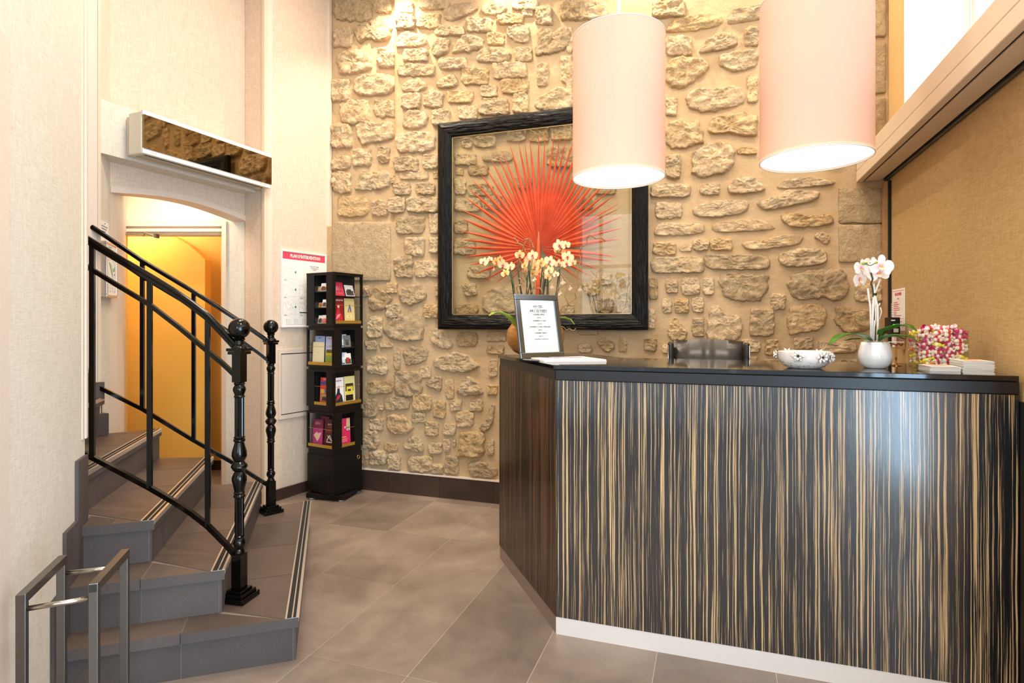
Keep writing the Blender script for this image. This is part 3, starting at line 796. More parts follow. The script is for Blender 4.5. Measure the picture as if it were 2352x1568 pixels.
# recessed wall with a shallow arched lower edge and its cream band
d_ = (IR-IL); Ln = d_.length; ux = d_.normalized(); nn = Vector((-ux.y, ux.x, 0))
if nn.dot(IL) < 0: nn = -nn                # away from the viewpoint
def arch_z(t): return 2.069-0.016*t+0.05*math.sin(PI*t)
def arch_strip(name, zlo, zhi, y0, y1, mat):
    mb = MB(); K = 24; vs = []; fs = []
    for i in range(K+1):
        t = i/K; b = IL+ux*(Ln*t)
        for (yy, zz) in ((y0, zlo(t)), (y0, zhi(t)), (y1, zhi(t)), (y1, zlo(t))):
            q = b+nn*yy; vs.append((q.x, q.y, zz))
    for i in range(K):
        for c in range(4): fs.append((i*4+c, i*4+(c+1) % 4, (i+1)*4+(c+1) % 4, (i+1)*4+c))
    fs.append((0, 1, 2, 3)); fs.append((K*4, K*4+3, K*4+2, K*4+1))
    mb.add(vs, fs); return struct(name, mb, mat)
arch_strip('wall_left_recess', lambda t: arch_z(t)+0.034, lambda t: H_CEIL, 0.0, 0.12, M['linen'])
arch_strip('trim_1', lambda t: arch_z(t), lambda t: arch_z(t)+0.036, -0.008, 0.122, M['cream'])
# passage ceiling, wall over the inner door, door head
struct('ceiling_passage', MB().prism([(q.x, q.y) for q in (IL+nn*.1, IR+nn*.1, W(4.5, -2.0), W(4.5, -3.1))], 2.34, 2.42), M['ivory'])
struct('wall_over_inner_door', MB().prism([(q.x, q.y) for q in (W(4.45, -3.1), W(4.45, -2.0), W(4.53, -2.0), W(4.53, -3.1))], 2.075, 2.45), M['ivory'])
hd = MB().mat(M['cream']).prism([(q.x, q.y) for q in (W(4.43, -3.1), W(4.43, -2.1), W(4.55, -2.1), W(4.55, -3.1))], 2.035, 2.082)
hd.mat(M['cream_dark']).prism([(q.x, q.y) for q in (W(4.46, -3.1), W(4.46, -2.1), W(4.55, -2.1), W(4.55, -3.1))], 2.018, 2.036)
hd.mat(M['cream']).prism([(q.x, q.y) for q in (W(4.44, -3.1), W(4.44, -2.1), W(4.56, -2.1), W(4.56, -3.1))], 1.996, 2.019)
hd.mat(M['cream_dark']).prism([(q.x, q.y) for q in (W(4.47, -3.1), W(4.47, -2.1), W(4.56, -2.1), W(4.56, -3.1))], 1.975, 1.997)
struct('trim_2', hd)
jm = MB().mat(M['cream']).prism([(q.x, q.y) for q in (W(4.34, -2.125), W(4.36, -2.165), W(4.56, -2.27), W(4.56, -2.125))], 0, 2.06)
struct('trim_3', jm)
# corridor
A0, A1 = W(4.92, -4.3), W(4.92, -2.585)
mb = MB(); dv = (A1-A0).normalized(); LA = (A1-A0).length; fw = Vector((-SY, CY, 0))
prof = [(0, 0), (LA, 0), (LA, 1.837), (LA-.045, 1.88), (LA-.13, 1.955), (LA-.24, 2.02), (LA-.40, 2.09), (LA-.6, 2.13), (0, 2.13)]  # rounded top corner gives the arch's shadow edge as a cut outline
vs = []
for (s_, z_) in prof: q = A0+dv*s_; vs.append((q.x, q.y, z_))
for (s_, z_) in prof: q = A0+dv*s_+fw*.1; vs.append((q.x, q.y, z_))
n = len(prof); fs = [tuple(range(n)), tuple(range(2*n-1, n-1, -1))]+[(i, n+i, n+(i+1) % n, (i+1) % n) for i in range(n)]
mb.add(vs, fs); struct('wall_corridor_shade_edge', mb, M['yellow'])
wall_seg('wall_corridor_end', W(5.18, -4.3), W(5.18, -1.95), 0, 2.5, 0.1, M['yellow'], 1)
wall_seg('wall_corridor_right', W(4.56, -2.2), W(5.2, -2.17), 0, 2.5, 0.1, M['yellow'], -1)
wall_seg('wall_corridor_left', W(4.4, -4.3), W(5.2, -4.3), 0, 2.5, 0.1, M['yellow'], 1)
wall_seg('wall_corridor_back', W(4.56, -4.3), W(4.56, -3.0), 0, 2.5, 0.06, M['yellow'], -1)
struct('ceiling_corridor', MB().prism([(q.x, q.y) for q in (W(4.5, -4.4), W(5.3, -4.4), W(5.3, -1.9), W(4.5, -1.9))], 2.45, 2.55), M['ivory'])
struct('floor_corridor', MB().prism([(q.x, q.y) for q in (W(4.2, -4.4), W(5.3, -4.4), W(5.3, -1.5), W(4.4, -1.3))], -0.02, 0.003), M['floor_tile'])
bb = MB().prism([(q.x, q.y) for q in (W(5.165, -4.3), W(5.165, -2.2), W(5.18, -2.2), W(5.18, -4.3))], 0, 0.085); struct('baseboard_corridor', bb, M['base_tile'])
# door closer arm on the inner door head
dc = thing('door_closer', 'small polished metal closer arm under the head of the yellow doorway', 'door closer', W(4.40, -2.88, 1.96))
m = MB().span(W(4.40, -2.93, 1.972), W(4.40, -2.77, 1.963), 0.02, 0.02); m.build('closer_arm', M['steel_lt'], dc, bevel=.003)
m = MB().span(W(4.40, -2.785, 1.985), W(4.42, -2.70, 1.955), 0.014, 0.012); m.build('link_arm', M['steel'], dc, bevel=.002)
m = MB().box(W(4.43, -2.695, 1.96), (.02, .04, .03), YAW); m.build('bracket', M['steel'], dc)
# vertical trims
def vstrip(name, d, l, w, t, z0, z1, mat, ang=0.0, bev=0.004):
    q = W(d, l); mb = MB().box((q.x, q.y, (z0+z1)/2), (w, t, z1-z0), YAW+ang); return struct(name, mb, mat, bevel=bev)
wd = (C1-P_END).normalized(); wa = math.atan2(wd.y, wd.x)
mb = MB().mat(M['cream_dark']).box((P_END.x, P_END.y, 2.0), (0.030, 0.03, 4.0), wa)
mb.mat(M['cream']).box(((P_END+wd*.036).x, (P_END+wd*.036).y, 2.0), (0.04, 0.022, 4.0), wa); struct('trim_4', mb)
wd2 = (OR_-OL).normalized(); wa2 = math.atan2(wd2.y, wd2.x)
q = OL-wd2*.045; mb = MB().mat(M['cream']).box((q.x, q.y, 2.0), (0.055, 0.034, 4.0), wa2)
q = OL-wd2*.012; mb.mat(M['cream_dark']).box((q.x, q.y, 2.0), (0.016, 0.042, 4.0), wa2); struct('trim_5', mb)
q = OL-wd2*.10; mb = MB().mat(M['gap']).box((q.x, q.y, 2.0), (0.05, 0.02, 4.0), wa2); q = OL-wd2*.082; mb.mat(M['rust']).box((q.x, q.y, 2.0), (0.008, 0.03, 4.0), wa2); struct('trim_6', mb)
# corner bead against the stone
q = C1; mb = MB().box((q.x-.004, q.y-0.03, 2.0), (0.03, 0.03, 4.0)); struct('trim_7', mb, M['cream'])
# near-left wall with its edge trim and a door casing at the picture's edge
nwd = (NW-NW0).normalized(); nwn = Vector((-nwd.y, nwd.x, 0)); 
wall_near = wall_seg('wall_near', NW0, NW, 0, H_CEIL, 0.12, M['linen_pale'], 1)
na = math.atan2(nwd.y, nwd.x)
q = NW-nwd*.006; mb = MB().mat(M['cream']).box((q.x, q.y, 2.42), (0.024, 0.02, 3.16), na); q2 = NW-nwd*.036; mb.mat(M['cream_dark']).box((q2.x, q2.y, 2.42), (0.02, 0.010, 3.16), na); struct('trim_8', mb, bevel=.003)
q = W(1.53, -1.372); mb = MB().box((q.x, q.y, 1.05), (0.2, 0.028, 2.1), na); struct('trim_9', mb, M['cream'], bevel=.01)
wall_seg('wall_stairwell_end', SL, NW0, 0, H_CEIL, 0.1, M['linen'], -1)
wall_seg('wall_entry_side', (-2.9, NW0.y), (NW0.x, NW0.y), 0, H_CEIL, 0.1, M['linen'], 1)
wall_seg('wall_entry_left', (-2.9, -2.5), (-2.9, NW0.y+.1), 0, H_CEIL, 0.1, M['linen'], 1)
# plan-wall hatch
def on_plan(px_u, off=0.0):                # point of the plan wall seen at sideways ratio u
    d = 4.213/(0.58-px_u); b = W(d, px_u*d); pn = Vector((wd.y, -wd.x, 0))
    if pn.dot(b) > 0: pn = -pn
    return b+pn*off
PN = Vector((wd.y, -wd.x, 0)); PN = -PN if PN.dot(C1) > 0 else PN
h0 = on_plan((638-1176)/1342); h1 = on_plan((738-1176)/1342)
mb = MB(); mt = frame_mtx(h0, h1-h0, (0, 0, 1)); HL = (h1-h0).length
zt, zb = 1.075, 0.62
mb.mat(M['cream']); 
for (a, b, c, d) in ((0, zb-.03, HL, zb), (0, zt, HL, zt+.03), (0, zb, .02, zt), (HL-.02, zb, HL, zt)):
    mb.add([(a, b, -.004), (c, b, -.004), (c, d, -.004), (a, d, -.004), (a, b, .012), (c, b, .012), (c, d, .012), (a, d, .012)], [(0,3,2,1), (4,5,6,7), (0,1,5,4), (2,3,7,6), (0,4,7,3), (1,2,6,5)], mt)
mb.mat(M['gap']).add([(.02, zb, .001), (HL-.02, zb, .001), (HL-.02, zt, .001), (.02, zt, .001)], [(0, 1, 2, 3)], mt)
hatch = struct('trim_10', mb)
m = MB(); a, b, c, d = .027, zb+.007, HL-.027, zt-.007
m.add([(a, b, 0), (c, b, 0), (c, d, 0), (a, d, 0), (a, b, .009), (c, b, .009), (c, d, .009), (a, d, .009)], [(0,3,2,1), (4,5,6,7), (0,1,5,4), (2,3,7,6), (0,4,7,3), (1,2,6,5)], mt); m.build('hatch_panel', M['cream'], hatch)

# ------------------------------------------------------------------ skirtings
bb_ = MB().box((-1.44, 3.957, 0.163), (2.9, 0.03, 0.012)); bbk = struct('baseboard_back', bb_, M['cream'])
xe = [-2.86, -2.35, -1.92, -1.49, -1.06, -0.63, -0.2, 0.23, 0.66, 0.97]
for a, b in zip(xe, xe[1:]):
    m = MB().box(((a+b)/2, 3.955, 0.078), (b-a-.002, 0.02, 0.156)); m.build('tile', M['base_tile'], bbk)
bl = MB(); a = C1+PN*.001; b = P_END+PN*.001; bl.prism([(a.x, a.y), (b.x, b.y), ((b+PN*.004).x, (b+PN*.004).y), ((a+PN*.004).x, (a+PN*.004).y)], 0, 0.02)
bls = struct('baseboard_left', bl, M['gap'])
Lp = (C1-P_END).length
for k_ in range(2):
    a = P_END+wd*(Lp*k_/2+.001); b = P_END+wd*(Lp*(k_+1)/2-.001)
    m = MB().prism([(q.x, q.y) for q in (a+PN*.001, b+PN*.001, b+PN*.016, a+PN*.016)], 0.0, 0.082); m.build('tile', M['base_tile'], bls)
bl2 = MB().prism([(q.x, q.y) for q in (P_END+PN*.015, P_END-PN*.02, OR_, OR_+Vector((0, -.015, 0)), DR+Vector((0.0, -.015, 0)), DR, OR_, )][:5], 0, 0.082)
struct('baseboard_reveal', bl2, M['base_tile'])

# ------------------------------------------------------------------ right side
RX = 0.975
wall_right = struct('wall_right', MB().box((RX+0.14, 2.95, 1.126), (0.28, 2.1, 2.252)), M['linen_tan'])
bm_ = MB()
bm_.mat(M['cream_dark']).box((0.83, 0.75, 2.244), (0.03, 6.4, 0.082)).box((0.83, 0.75, 2.168), (0.034, 6.4, 0.064))
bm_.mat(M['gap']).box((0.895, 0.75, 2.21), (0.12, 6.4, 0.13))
bm_.mat(M['cream_dark']).box((0.902, 0.75, 2.15), (0.086, 6.4, 0.022))
bm_.mat(M['dark_metal']).box((0.962, 0.75, 2.145), (0.012, 6.4, 0.03))
beam = struct('trim_11', bm_, bevel=0.004)
struct('trim_12', MB().box((1.125, 0.75, 2.27), (0.30, 6.4, 0.03)), M['cream'])
struct('trim_13', MB().mat(M['oak']).box((0.958, 3.915, 1.06), (0.028, 0.05, 2.12)).mat(M['gap']).box((0.967, 3.880, 1.06), (0.012, 0.018, 2.12)))
struct('wall_right_upper', MB().box((1.13, 3.83, 3.14), (0.30, 0.32, 1.72)), M['ochre'])
struct('wall_right_reveal', MB().box((1.14, 3.665, 3.14), (0.27, 0.012, 1.72)), M['white_wall'])
struct('trim_14', MB().box((0.995, 3.655, 3.14), (0.032, 0.012, 1.72)), M['white'], bevel=.003)
def glazing(name, axis, fixed, a0, a1, z0, z1, cuts, mid=None, fw_=0.06, glass=True):
    f = MB()
    def bx(u0, u1, zz0, zz1, t=0.06):
        c = ((u0+u1)/2, fixed, (zz0+zz1)/2) if axis == 'x' else (fixed, (u0+u1)/2, (zz0+zz1)/2)
        s_ = (u1-u0, t, zz1-zz0) if axis == 'x' else (t, u1-u0, zz1-zz0)
        f.box(c, s_)
    bx(a0, a1, z0, z0+fw_); bx(a0, a1, z1-fw_, z1)
    xs_ = [a0+(a1-a0)*k/cuts for k in range(cuts+1)]
    for x_ in xs_: 
        u0 = min(max(x_-fw_/2, a0), a1-fw_); bx(u0, u0+fw_, z0, z1)
    if mid: bx(a0, a1, mid-fw_/2, mid+fw_/2)
    fr = struct(name, f, M['white'], bevel=0.004)
    if glass:
        for u0, u1 in zip(xs_, xs_[1:]):
            g = MB(); c = ((u0+u1)/2, fixed, (z0+z1)/2) if axis == 'x' else (fixed, (u0+u1)/2, (z0+z1)/2)
            s_ = (u1-u0-fw_, .006, z1-z0-2*fw_) if axis == 'x' else (.006, u1-u0-fw_, z1-z0-2*fw_)
            g.box(c, s_).build('pane', M['window_glass'], fr)
    return fr
glazing('window_1', 'y', 1.31, -2.45, 3.655, 2.285, 3.95, 6)
glazing('door_1', 'y', 1.31, -2.45, 0.45, 0.0, 2.25, 3)
struct('wall_right_pier', MB().box((1.30, 1.17, 1.13), (0.08, 1.46, 2.26)), M['linen'])
glazing('window_2', 'x', -2.5, -2.9, 1.28, 0.1, 3.3, 4, mid=2.3)
struct('wall_street_head', MB().box((-0.81, -2.5, 3.65), (4.3, 0.1, 0.7)), M['linen'])
struct('wall_street_sill', MB().box((-0.81, -2.5, 0.05), (4.3, 0.1, 0.1)), M['base_tile'])
# ------------------------------------------------------------------ staircase
stair = thing('staircase', 'dark tiled winder staircase with metal-edged treads rising to the left behind the near wall', 'staircase', W(3.0, -1.5))
RS = 0.17
zz = [RS*(k+1) for k in range(4)]+[0.885, 1.055]
NR = [W(2.2466, -.819), W(2.275, -1.118), W(2.345, -1.435), W(2.41, -1.76), W(2.62, -2.02), W(2.75, -2.2)]
NL = [W(2.006, -1.571), W(2.115, -1.617), W(2.262, -1.679), W(2.37, -1.95), W(2.45, -2.2), W(2.5, -2.4)]
FR = [W(3.717, -1.274), W(3.565, -1.518), W(3.46, -1.766), W(3.43, -2.055), W(3.28, -2.285), W(3.10, -2.22)]
def v2(p): return (p.x, p.y)
def clip(poly, p0, nrm):                    # keep the side where (p-p0).n >= 0
    out = []
    for i in range(len(poly)):
        a = poly[i]; b = poly[(i+1) % len(poly)]
        da = (a[0]-p0[0])*nrm[0]+(a[1]-p0[1])*nrm[1]; db = (b[0]-p0[0])*nrm[0]+(b[1]-p0[1])*nrm[1]
        if da >= 0: out.append(a)
        if (da > 0) != (db > 0) and abs(da-db) > 1e-9:
            t = da/(da-db); out.append((a[0]+(b[0]-a[0])*t, a[1]+(b[1]-a[1])*t))
    return out
def shrink(poly, e):
    ar = sum(poly[i][0]*poly[(i+1) % len(poly)][1]-poly[(i+1) % len(poly)][0]*poly[i][1] for i in range(len(poly)))
    s = 1 if ar > 0 else -1
    q = poly
    for i in range(len(poly)):
        a = poly[i]; b = poly[(i+1) % len(poly)]; L = math.dist(a, b)
        if L < 1e-6: continue
        n_ = (-(b[1]-a[1])/L*s, (b[0]-a[0])/L*s)
        q = clip(q, (a[0]+n_[0]*e, a[1]+n_[1]*e), n_)
    return q
def bands(poly, a, b, cuts):                # cut a polygon across the direction a->b at the given distances
    d = (b-a).normalized(); out = []; cuts = [-9]+cuts+[9]
    for c0, c1 in zip(cuts, cuts[1:]):
        q = clip(poly, (a.x+d.x*(c0+.001), a.y+d.y*(c0+.001)), (d.x, d.y))
        if len(q) > 2: q = clip(q, (a.x+d.x*(c1-.001), a.y+d.y*(c1-.001)), (-d.x, -d.y))
        if len(q) > 2: out.append(q)
    return out
for k in range(6):
    z = zz[k]; zp = zz[k-1] if k else 0.0
    nxt = min(k+1, 5)
    d = (FR[k]-NR[k]).normalized(); s = (NR[k]-NL[k]).normalized()      # along the nosing / along the side face
    over = 0.022
    inset_r = Vector((d.y, -d.x, 0)); inset_r = inset_r if inset_r.dot(NL[k]-NR[k]) > 0 else -inset_r   # pointing into the step from the nosing
    inset_s = d.copy()                       # pointing into the step from the side face
    iw = Vector((-s.y, s.x, 0)); iw = iw if iw.dot(d) > 0 else -iw
    # masonry core
    ov = over-.0075; nr = NR[k]+inset_r*ov+iw*ov; fr = FR[k]+inset_r*ov; nl = NL[k]+iw*ov
    chain = FR[k+1:5] if k < 4 else [FR[5]]
    if k < 4:
        core = [v2(nl), v2(nr), v2(fr)]+[v2(q) for q in chain]+([v2(W(3.15, -2.27)), v2(W(2.50, -2.10)), v2(W(2.352, -1.722))] if k < 3 else [v2(W(3.15, -2.27)), v2(W(2.50, -2.30))])
    else: core = [v2(NL[k]), v2(nr), v2(fr), v2(W(3.1, -2.27)), v2(W(2.5, -2.5))]
    # reduce to the convex pieces that matter: main wedge and side ledge
    main = [v2(nr), v2(fr), v2(FR[k+1] if k < 5 else FR[5]), v2(NR[nxt]+iw*.03 if k < 5 else NL[5])]
    m = MB(); m.prism(core, zp if k else 0, z-.0022); m.build('step_core', M['core'], stair)
    # riser tiles under the nosing
    L = (FR[k]-NR[k]).length; npc = max(2, round(L/0.44)); a0 = NR[k]+inset_r*(over-.009)+iw*(over-.009)*0
    st0 = 0.013
    for i in range(npc):
        u0 = st0+(L-st0)*i/npc+.001; u1 = st0+(L-st0)*(i+1)/npc-.001
        p0 = NR[k]+inset_r*over+d*u0; p1 = NR[k]+inset_r*over+d*u1; o_ = -inset_r*.009
        MB().prism([v2(p0), v2(p1), v2(p1+o_), v2(p0+o_)], zp+.001, z-.022).build('riser_tile', M['riser_tile'], stair)
    # side tiles
    L2 = (NR[k]-NL[k]).length-over; n2 = 2 if k < 2 else 1
    cuts2 = [0, L2*(0.5 if k == 0 else 0.47), L2] if n2 == 2 else [0, L2]
    for u0, u1 in zip(cuts2, cuts2[1:]):
        p0 = NL[k]+iw*over+s*(u0+.001); p1 = NL[k]+iw*over+s*(u1-.001); o_ = -iw*.009
        MB().prism([v2(p0), v2(p1), v2(p1+o_), v2(p0+o_)], zp+.001, z-.022).build('side_tile', M['riser_tile'], stair)
    # tread tiles: wedge between nosings, and the ledge in front of the next step
    strip = 0.05
    n0 = NR[k]+inset_r*strip; f0 = FR[k]+inset_r*strip
    if k < 5:
        back = NR[k+1]+(NR[k+1]-NR[k]).normalized()*.03; backf = FR[k+1]+(FR[k+1]-FR[k]).normalized()*.04
        poly = [v2(n0), v2(f0), v2(backf), v2(back+d*.02)]
        for q in bands(poly, n0, f0, [0.42+0.06*k, 0.80+.05*k, 1.16+.04*k]):
            q = shrink(q, .0012)
            if len(q) > 2: MB().prism(q, z-.012, z).build('tread_tile', M['stair_tile'], stair)
        # ledge
        e0 = NL[k]; e1 = NR[k]+inset_r*strip; e2 = NR[k+1]+iw*.04; e3 = NL[k+1]+iw*.04 if k < 3 else NL[k]+iw*.1
        poly = [v2(e0), v2(e1), v2(back+d*.02), v2(e2+inset_r*.1), v2(e3)]
        if k == 0: poly = [v2(e0), v2(e1), v2(e1+iw*.16), v2(e0+iw*.16+s*.0)]
        elif k == 1: poly = [v2(e0), v2(e1), v2(e1+iw*.17), v2(e0+iw*.17)]
        elif k == 2: poly = [v2(e0), v2(e1), v2(e1+iw*.15), v2(e0+iw*.15)]
        if k < 3:
            # keep it off the wedge: clip by the wedge's near edge
            wn = Vector((back.x-n0.x, back.y-n0.y, 0)).normalized(); pn_ = Vector((wn.y, -wn.x, 0)); pn_ = pn_ if pn_.dot(iw) < 0 else -pn_
            poly = clip(poly, v2(n0+pn_*.001), v2(pn_)) if True else poly
            for q in bands(poly, NL[k], NR[k], [L2*(0.5 if k == 0 else 0.47)]):
                q = shrink(q, .0012)
                if len(q) > 2: MB().prism(q, z-.012, z).build('tread_tile', M['stair_tile'], stair)
    # edge tile along the side: the thick nose seen from the room
    n_e = 2 if k < 2 else 1
    for i in range(n_e):
        u0, u1 = (cuts2[i], cuts2[i+1]+(over if i == n_e-1 else 0)) if n_e == 2 else (0, L2+over)
        p0 = NL[k]+s*(u0+.001); p1 = NL[k]+s*(u1-.001)
        MB().prism([v2(p0), v2(p1), v2(p1+iw*.010), v2(p0+iw*.010)], z-.038, z-.0005).build('edge_tile', M['riser_tile'], stair)
    MB().prism([v2(FR[k]+inset_r*.012), v2(NR[k]+inset_r*.012), v2(NR[k]+inset_r*.002+iw*.002), v2(FR[k]+inset_r*.002)], z-.038, z-.016).build('edge_tile', M['riser_tile'], stair)
    # metal nosing with two rubber grips
    a = NR[k]+iw*.001; b = FR[k]
    def lane(o0, o1, z0, z1, mat, mb_): mb_.mat(mat).prism([v2(a+inset_r*o0), v2(b+inset_r*o0), v2(b+inset_r*o1), v2(a+inset_r*o1)], z0, z1)
    nb = MB(); lane(0.0, .010, z-.016, z+.003, M['alu'], nb); lane(.010, .050, z-.006, z+.0012, M['alu'], nb)
    lane(.022, .0265, z, z+.003, M['alu'], nb); lane(.0435, .050, z, z+.003, M['alu'], nb)
    nos = nb.build('nosing', None, stair)
    for o0, o1 in ((.011, .0215), (.027, .043)):
        g = MB(); g.prism([v2(a+inset_r*o0), v2(b+inset_r*o0), v2(b+inset_r*o1), v2(a+inset_r*o1)], z+.0012, z+.0032); g.build('grip_strip', M['grip'], nos)
# stepped skirting tiles on the near wall and on the far jamb
def skirt_tile(p0, p1, th, z0, z1, side):
    d = (p1-p0).normalized(); n_ = Vector((-d.y, d.x, 0))*side*th
    MB().prism([v2(p0), v2(p1), v2(p1+n_), v2(p0+n_)], z0, z1).build('skirting_tile', M['riser_tile'], stair)
def NWp(d): return W(d, -.7345-.417*d)
rn = -1
for (d0, d1, z0, z1) in ((1.965, 2.085, 0.0, 0.36), (2.085, 2.215, 0.172, 0.55), (2.2165, 2.337, 0.342, 0.775)):
    a = NWp(d0); b = NWp(d1); skirt_tile(a, b, .012, z0, z1, rn)
IJ = (DL-IL).normalized()
wl = (OL-SL).normalized()
skirt_tile(OL-wl*.20, OL-wl*.0, .046, .882, .975, -1)
skirt_tile(OL-wl*.16, OL+wl*.02, .050, .682, .80, -1)

# ------------------------------------------------------------------ railings
def newel(parent, base, rz):
    x, y, z0 = base.x, base.y, 0.17
    o = MB()
    o.box((x, y, .172+.009), (.112, .112, .02), rz).box((x, y, .197), (.092, .092, .016), rz).box((x, y, .209), (.070, .070, .012), rz)
    base_o = o.build('base_plate', M['iron'], None, bevel=.003, origin=(x, y, z0))
    T = Matrix.Translation((x, y, 0))
    p = MB(); p.box((x, y, .283), (.043, .043, .150), rz)
    prof = [(.019, .355), (.022, .362), (.018, .370), (.016, .377), (.022, .388), (.0255, .400), (.022, .412), (.017, .420), (.020, .427), (.0185, .433)]
    p.lathe(prof, 24, T)
    p.lathe([(.0185, .432), (.0185, .585)], 24, T, flute=(0, 1))
    prof = [(.018, .584), (.023, .590), (.023, .595), (.019, .600), (.022, .606), (.019, .612), (.022, .628), (.029, .657), (.0285, .670), (.022, .686), (.018, .693), (.024, .698), (.032, .712), (.031, .720), (.022, .730), (.019, .735), (.025, .745), (.0295, .758), (.028, .775), (.021, .800), (.018, .812), (.023, .819), (.023, .824), (.019, .828), (.023, .833), (.018, .838)]
    p.lathe(prof, 28, T)
    p.lathe([(.0185, .838), (.0185, .996)], 24, T, flute=(0, 1))
    prof = [(.018, .995), (.022, 1.0), (.018, 1.006), (.019, 1.010), (.025, 1.026), (.024, 1.036), (.018, 1.046), (.022, 1.053), (.018, 1.060)]
    p.lathe(prof, 28, T)
    p.box((x, y, 1.117), (.040, .040, .116), rz)
    post = p.build('newel_post', M['iron'], parent, smooth=True, bevel=0, ang=35)
    base_o2 = base_o; base_o2.parent = post
    q = Vector((x, y, z0)); par = parent
    base_o2.location = q-Vector(par.location)
    c = MB(); c.box((x, y, 1.179), (.062, .062, .012), rz).box((x, y, 1.192), (.070, .070, .012), rz).lathe([(.031, 1.198), (.028, 1.206), (.020, 1.213), (.018, 1.228), (.024, 1.236), (.018, 1.242)], 24, T)
    c.build('cap', M['iron'], post, smooth=True, ang=35)
    b = MB(); b.sphere((x, y, 1.278), .0425, 28, 18); b.build('ball_finial', M['iron'], post, smooth=True)
    return post
def flatbar(mb, pts, w, h):
    for a, b in zip(pts, pts[1:]): mb.span(a, b, w, h)
def lerp_path(pts, l_t):
    pass
# near railing
N1 = W(2.396, -1.118); N2 = W(3.494, -1.442)
rail1 = thing('stair_railing', 'black iron railing with ball-topped newel on the near side of the stairs', 'railing', (N1.x, N1.y, 0.17), 0)
newel(rail1, N1, YAW-math.radians(12))
def onpx(px, d): return (px-1176)/1342*d
def R1(px, y):                              # point of the near railing's upright plane
    # plane from N1 (2.396,-1.118) to (2.50,-1.825)
    t = ((px-1176)/1342); k = (2.50-2.396)/(-1.825+1.118); d = (2.396+1.118*k)/(1-k*t); l = t*d
    return W(d, l, EYE+(742-y)/1342*d)
hr = [R1(*p) for p in ((555, 812), (545, 802), (512, 766), (478, 731), (440, 702), (400, 674), (345, 640), (270, 596), (200, 553), (170, 535))]
m = MB()
for a, b in zip(hr, hr[1:]): m.span(a, b, .034, .014)
m.tube([p_+Vector((0, 0, .010)) for p_ in hr], .0135, 10)
for off in (-.012, .012): pass
m.build('handrail', M['iron'], rail1, smooth=True, ang=40)
mr = [R1(*p) for p in ((556, 878), (547, 868), (510, 833), (470, 800), (410, 750), (345, 700), (270, 655), (200, 612), (170, 594))]
m = MB(); flatbar(m, mr, .016, .017); m.build('middle_rail', M['iron'], rail1)
br = [R1(*p) for p in ((550, 1285), (545, 1280), (520, 1250), (477, 1207), (440, 1178), (400, 1152), (345, 1120), (270, 1080), (197, 1042), (170, 1028))]
m = MB(); flatbar(m, br, .018, .020); m.build('bottom_rail', M['iron'], rail1)
for px, ya, yb in ((477, 735, 1208), (344, 642, 1120), (212, 562, 1052)):
    m = MB(); a = R1(px, ya); b = R1(px, yb); b = Vector((a.x, a.y, b.z)); m.box(((a.x+b.x)/2, (a.y+b.y)/2, (a.z+b.z)/2), (.0185, .0185, a.z-b.z), YAW+math.radians(15)); m.build('baluster', M['iron'], rail1)
# far railing
rail2 = thing('stair_railing', 'black iron ball-topped railing on the far side of the stairs near the brochure stand', 'railing', (N2.x, N2.y, 0.17), 0)
newel(rail2, N2, math.radians(45)+YAW)
def R2(px, y):
    k = (3.20-3.494)/(-2.32+1.442); t = (px-1176)/1342; d = (3.494+1.442*k)/(1-k*t); l = t*d
    return W(d, l, EYE+(742-y)/1342*d)
tr = [R2(*p) for p in ((628, 795), (600, 775), (547, 738), (500, 707), (444, 672), (324, 600), (200, 516), (185, 506))]
m = MB(); 
for a, b in zip(tr, tr[1:]): m.span(a, b, .030, .012)
m.tube([p_+Vector((0, 0, .008)) for p_ in tr], .012, 10); m.build('handrail', M['iron'], rail2, smooth=True, ang=40)
mr2 = [R2(*p) for p in ((628, 838), (600, 815), (575, 797), (520, 757), (444, 706), (324, 634), (200, 549), (185, 539))]
m = MB(); flatbar(m, mr2, .018, .018); m.build('middle_rail', M['iron'], rail2)
br2 = [R2(*p) for p in ((622, 1118), (600, 1104), (540, 1065), (445, 1011), (327, 939), (205, 878), (190, 871))]
m = MB(); flatbar(m, br2, .02, .02); m.build('bottom_rail', M['iron'], rail2)
for px, ya, yb in ((445, 673, 1012), (327, 602, 940), (204, 520, 880)):
    m = MB(); a = R2(px, ya); b = R2(px, yb); b = Vector((a.x, a.y, b.z)); m.box(((a.x+b.x)/2, (a.y+b.y)/2, (a.z+b.z)/2), (.0195, .0195, a.z-b.z), YAW+math.radians(10)); m.build('baluster', M['iron'], rail2)
# stem of the lowest rails to the newels is welded on; small floor shoes are part of the posts

# ------------------------------------------------------------------ umbrella stand in the near-left corner
c_ = (W(1.5, -1.262)+W(1.797, -1.194))/2
us = thing('umbrella_stand', 'brushed steel umbrella stand of two tall hoops at the foot of the stairs', 'umbrella stand', (c_.x, c_.y, 0))
def hoop(a, b, zt):
    m = MB(); w, t = .020, .022
    dd = (b-a).normalized(); an = math.atan2(dd.y, dd.x)
    for q in (a, b): m.box((q.x, q.y, (zt+.0)/2), (w, t, zt), an)
    m.span(Vector((a.x, a.y, zt-.012))-dd*.010, Vector((b.x, b.y, zt-.012))+dd*.010, t+.0004, .0245)
    m.span(Vector((a.x, a.y, .012)), Vector((b.x, b.y, .012)), t, .024)
    return m
HA, HB, HC_, HD = W(1.505, -1.262), W(1.745, -1.345), W(1.57, -1.122), W(1.795, -1.190)
hoop(HA, HB, .604).build('hoop', M['steel'], us, bevel=.0015)
hoop(HC_, HD, .604).build('hoop', M['steel'], us, bevel=.0015)
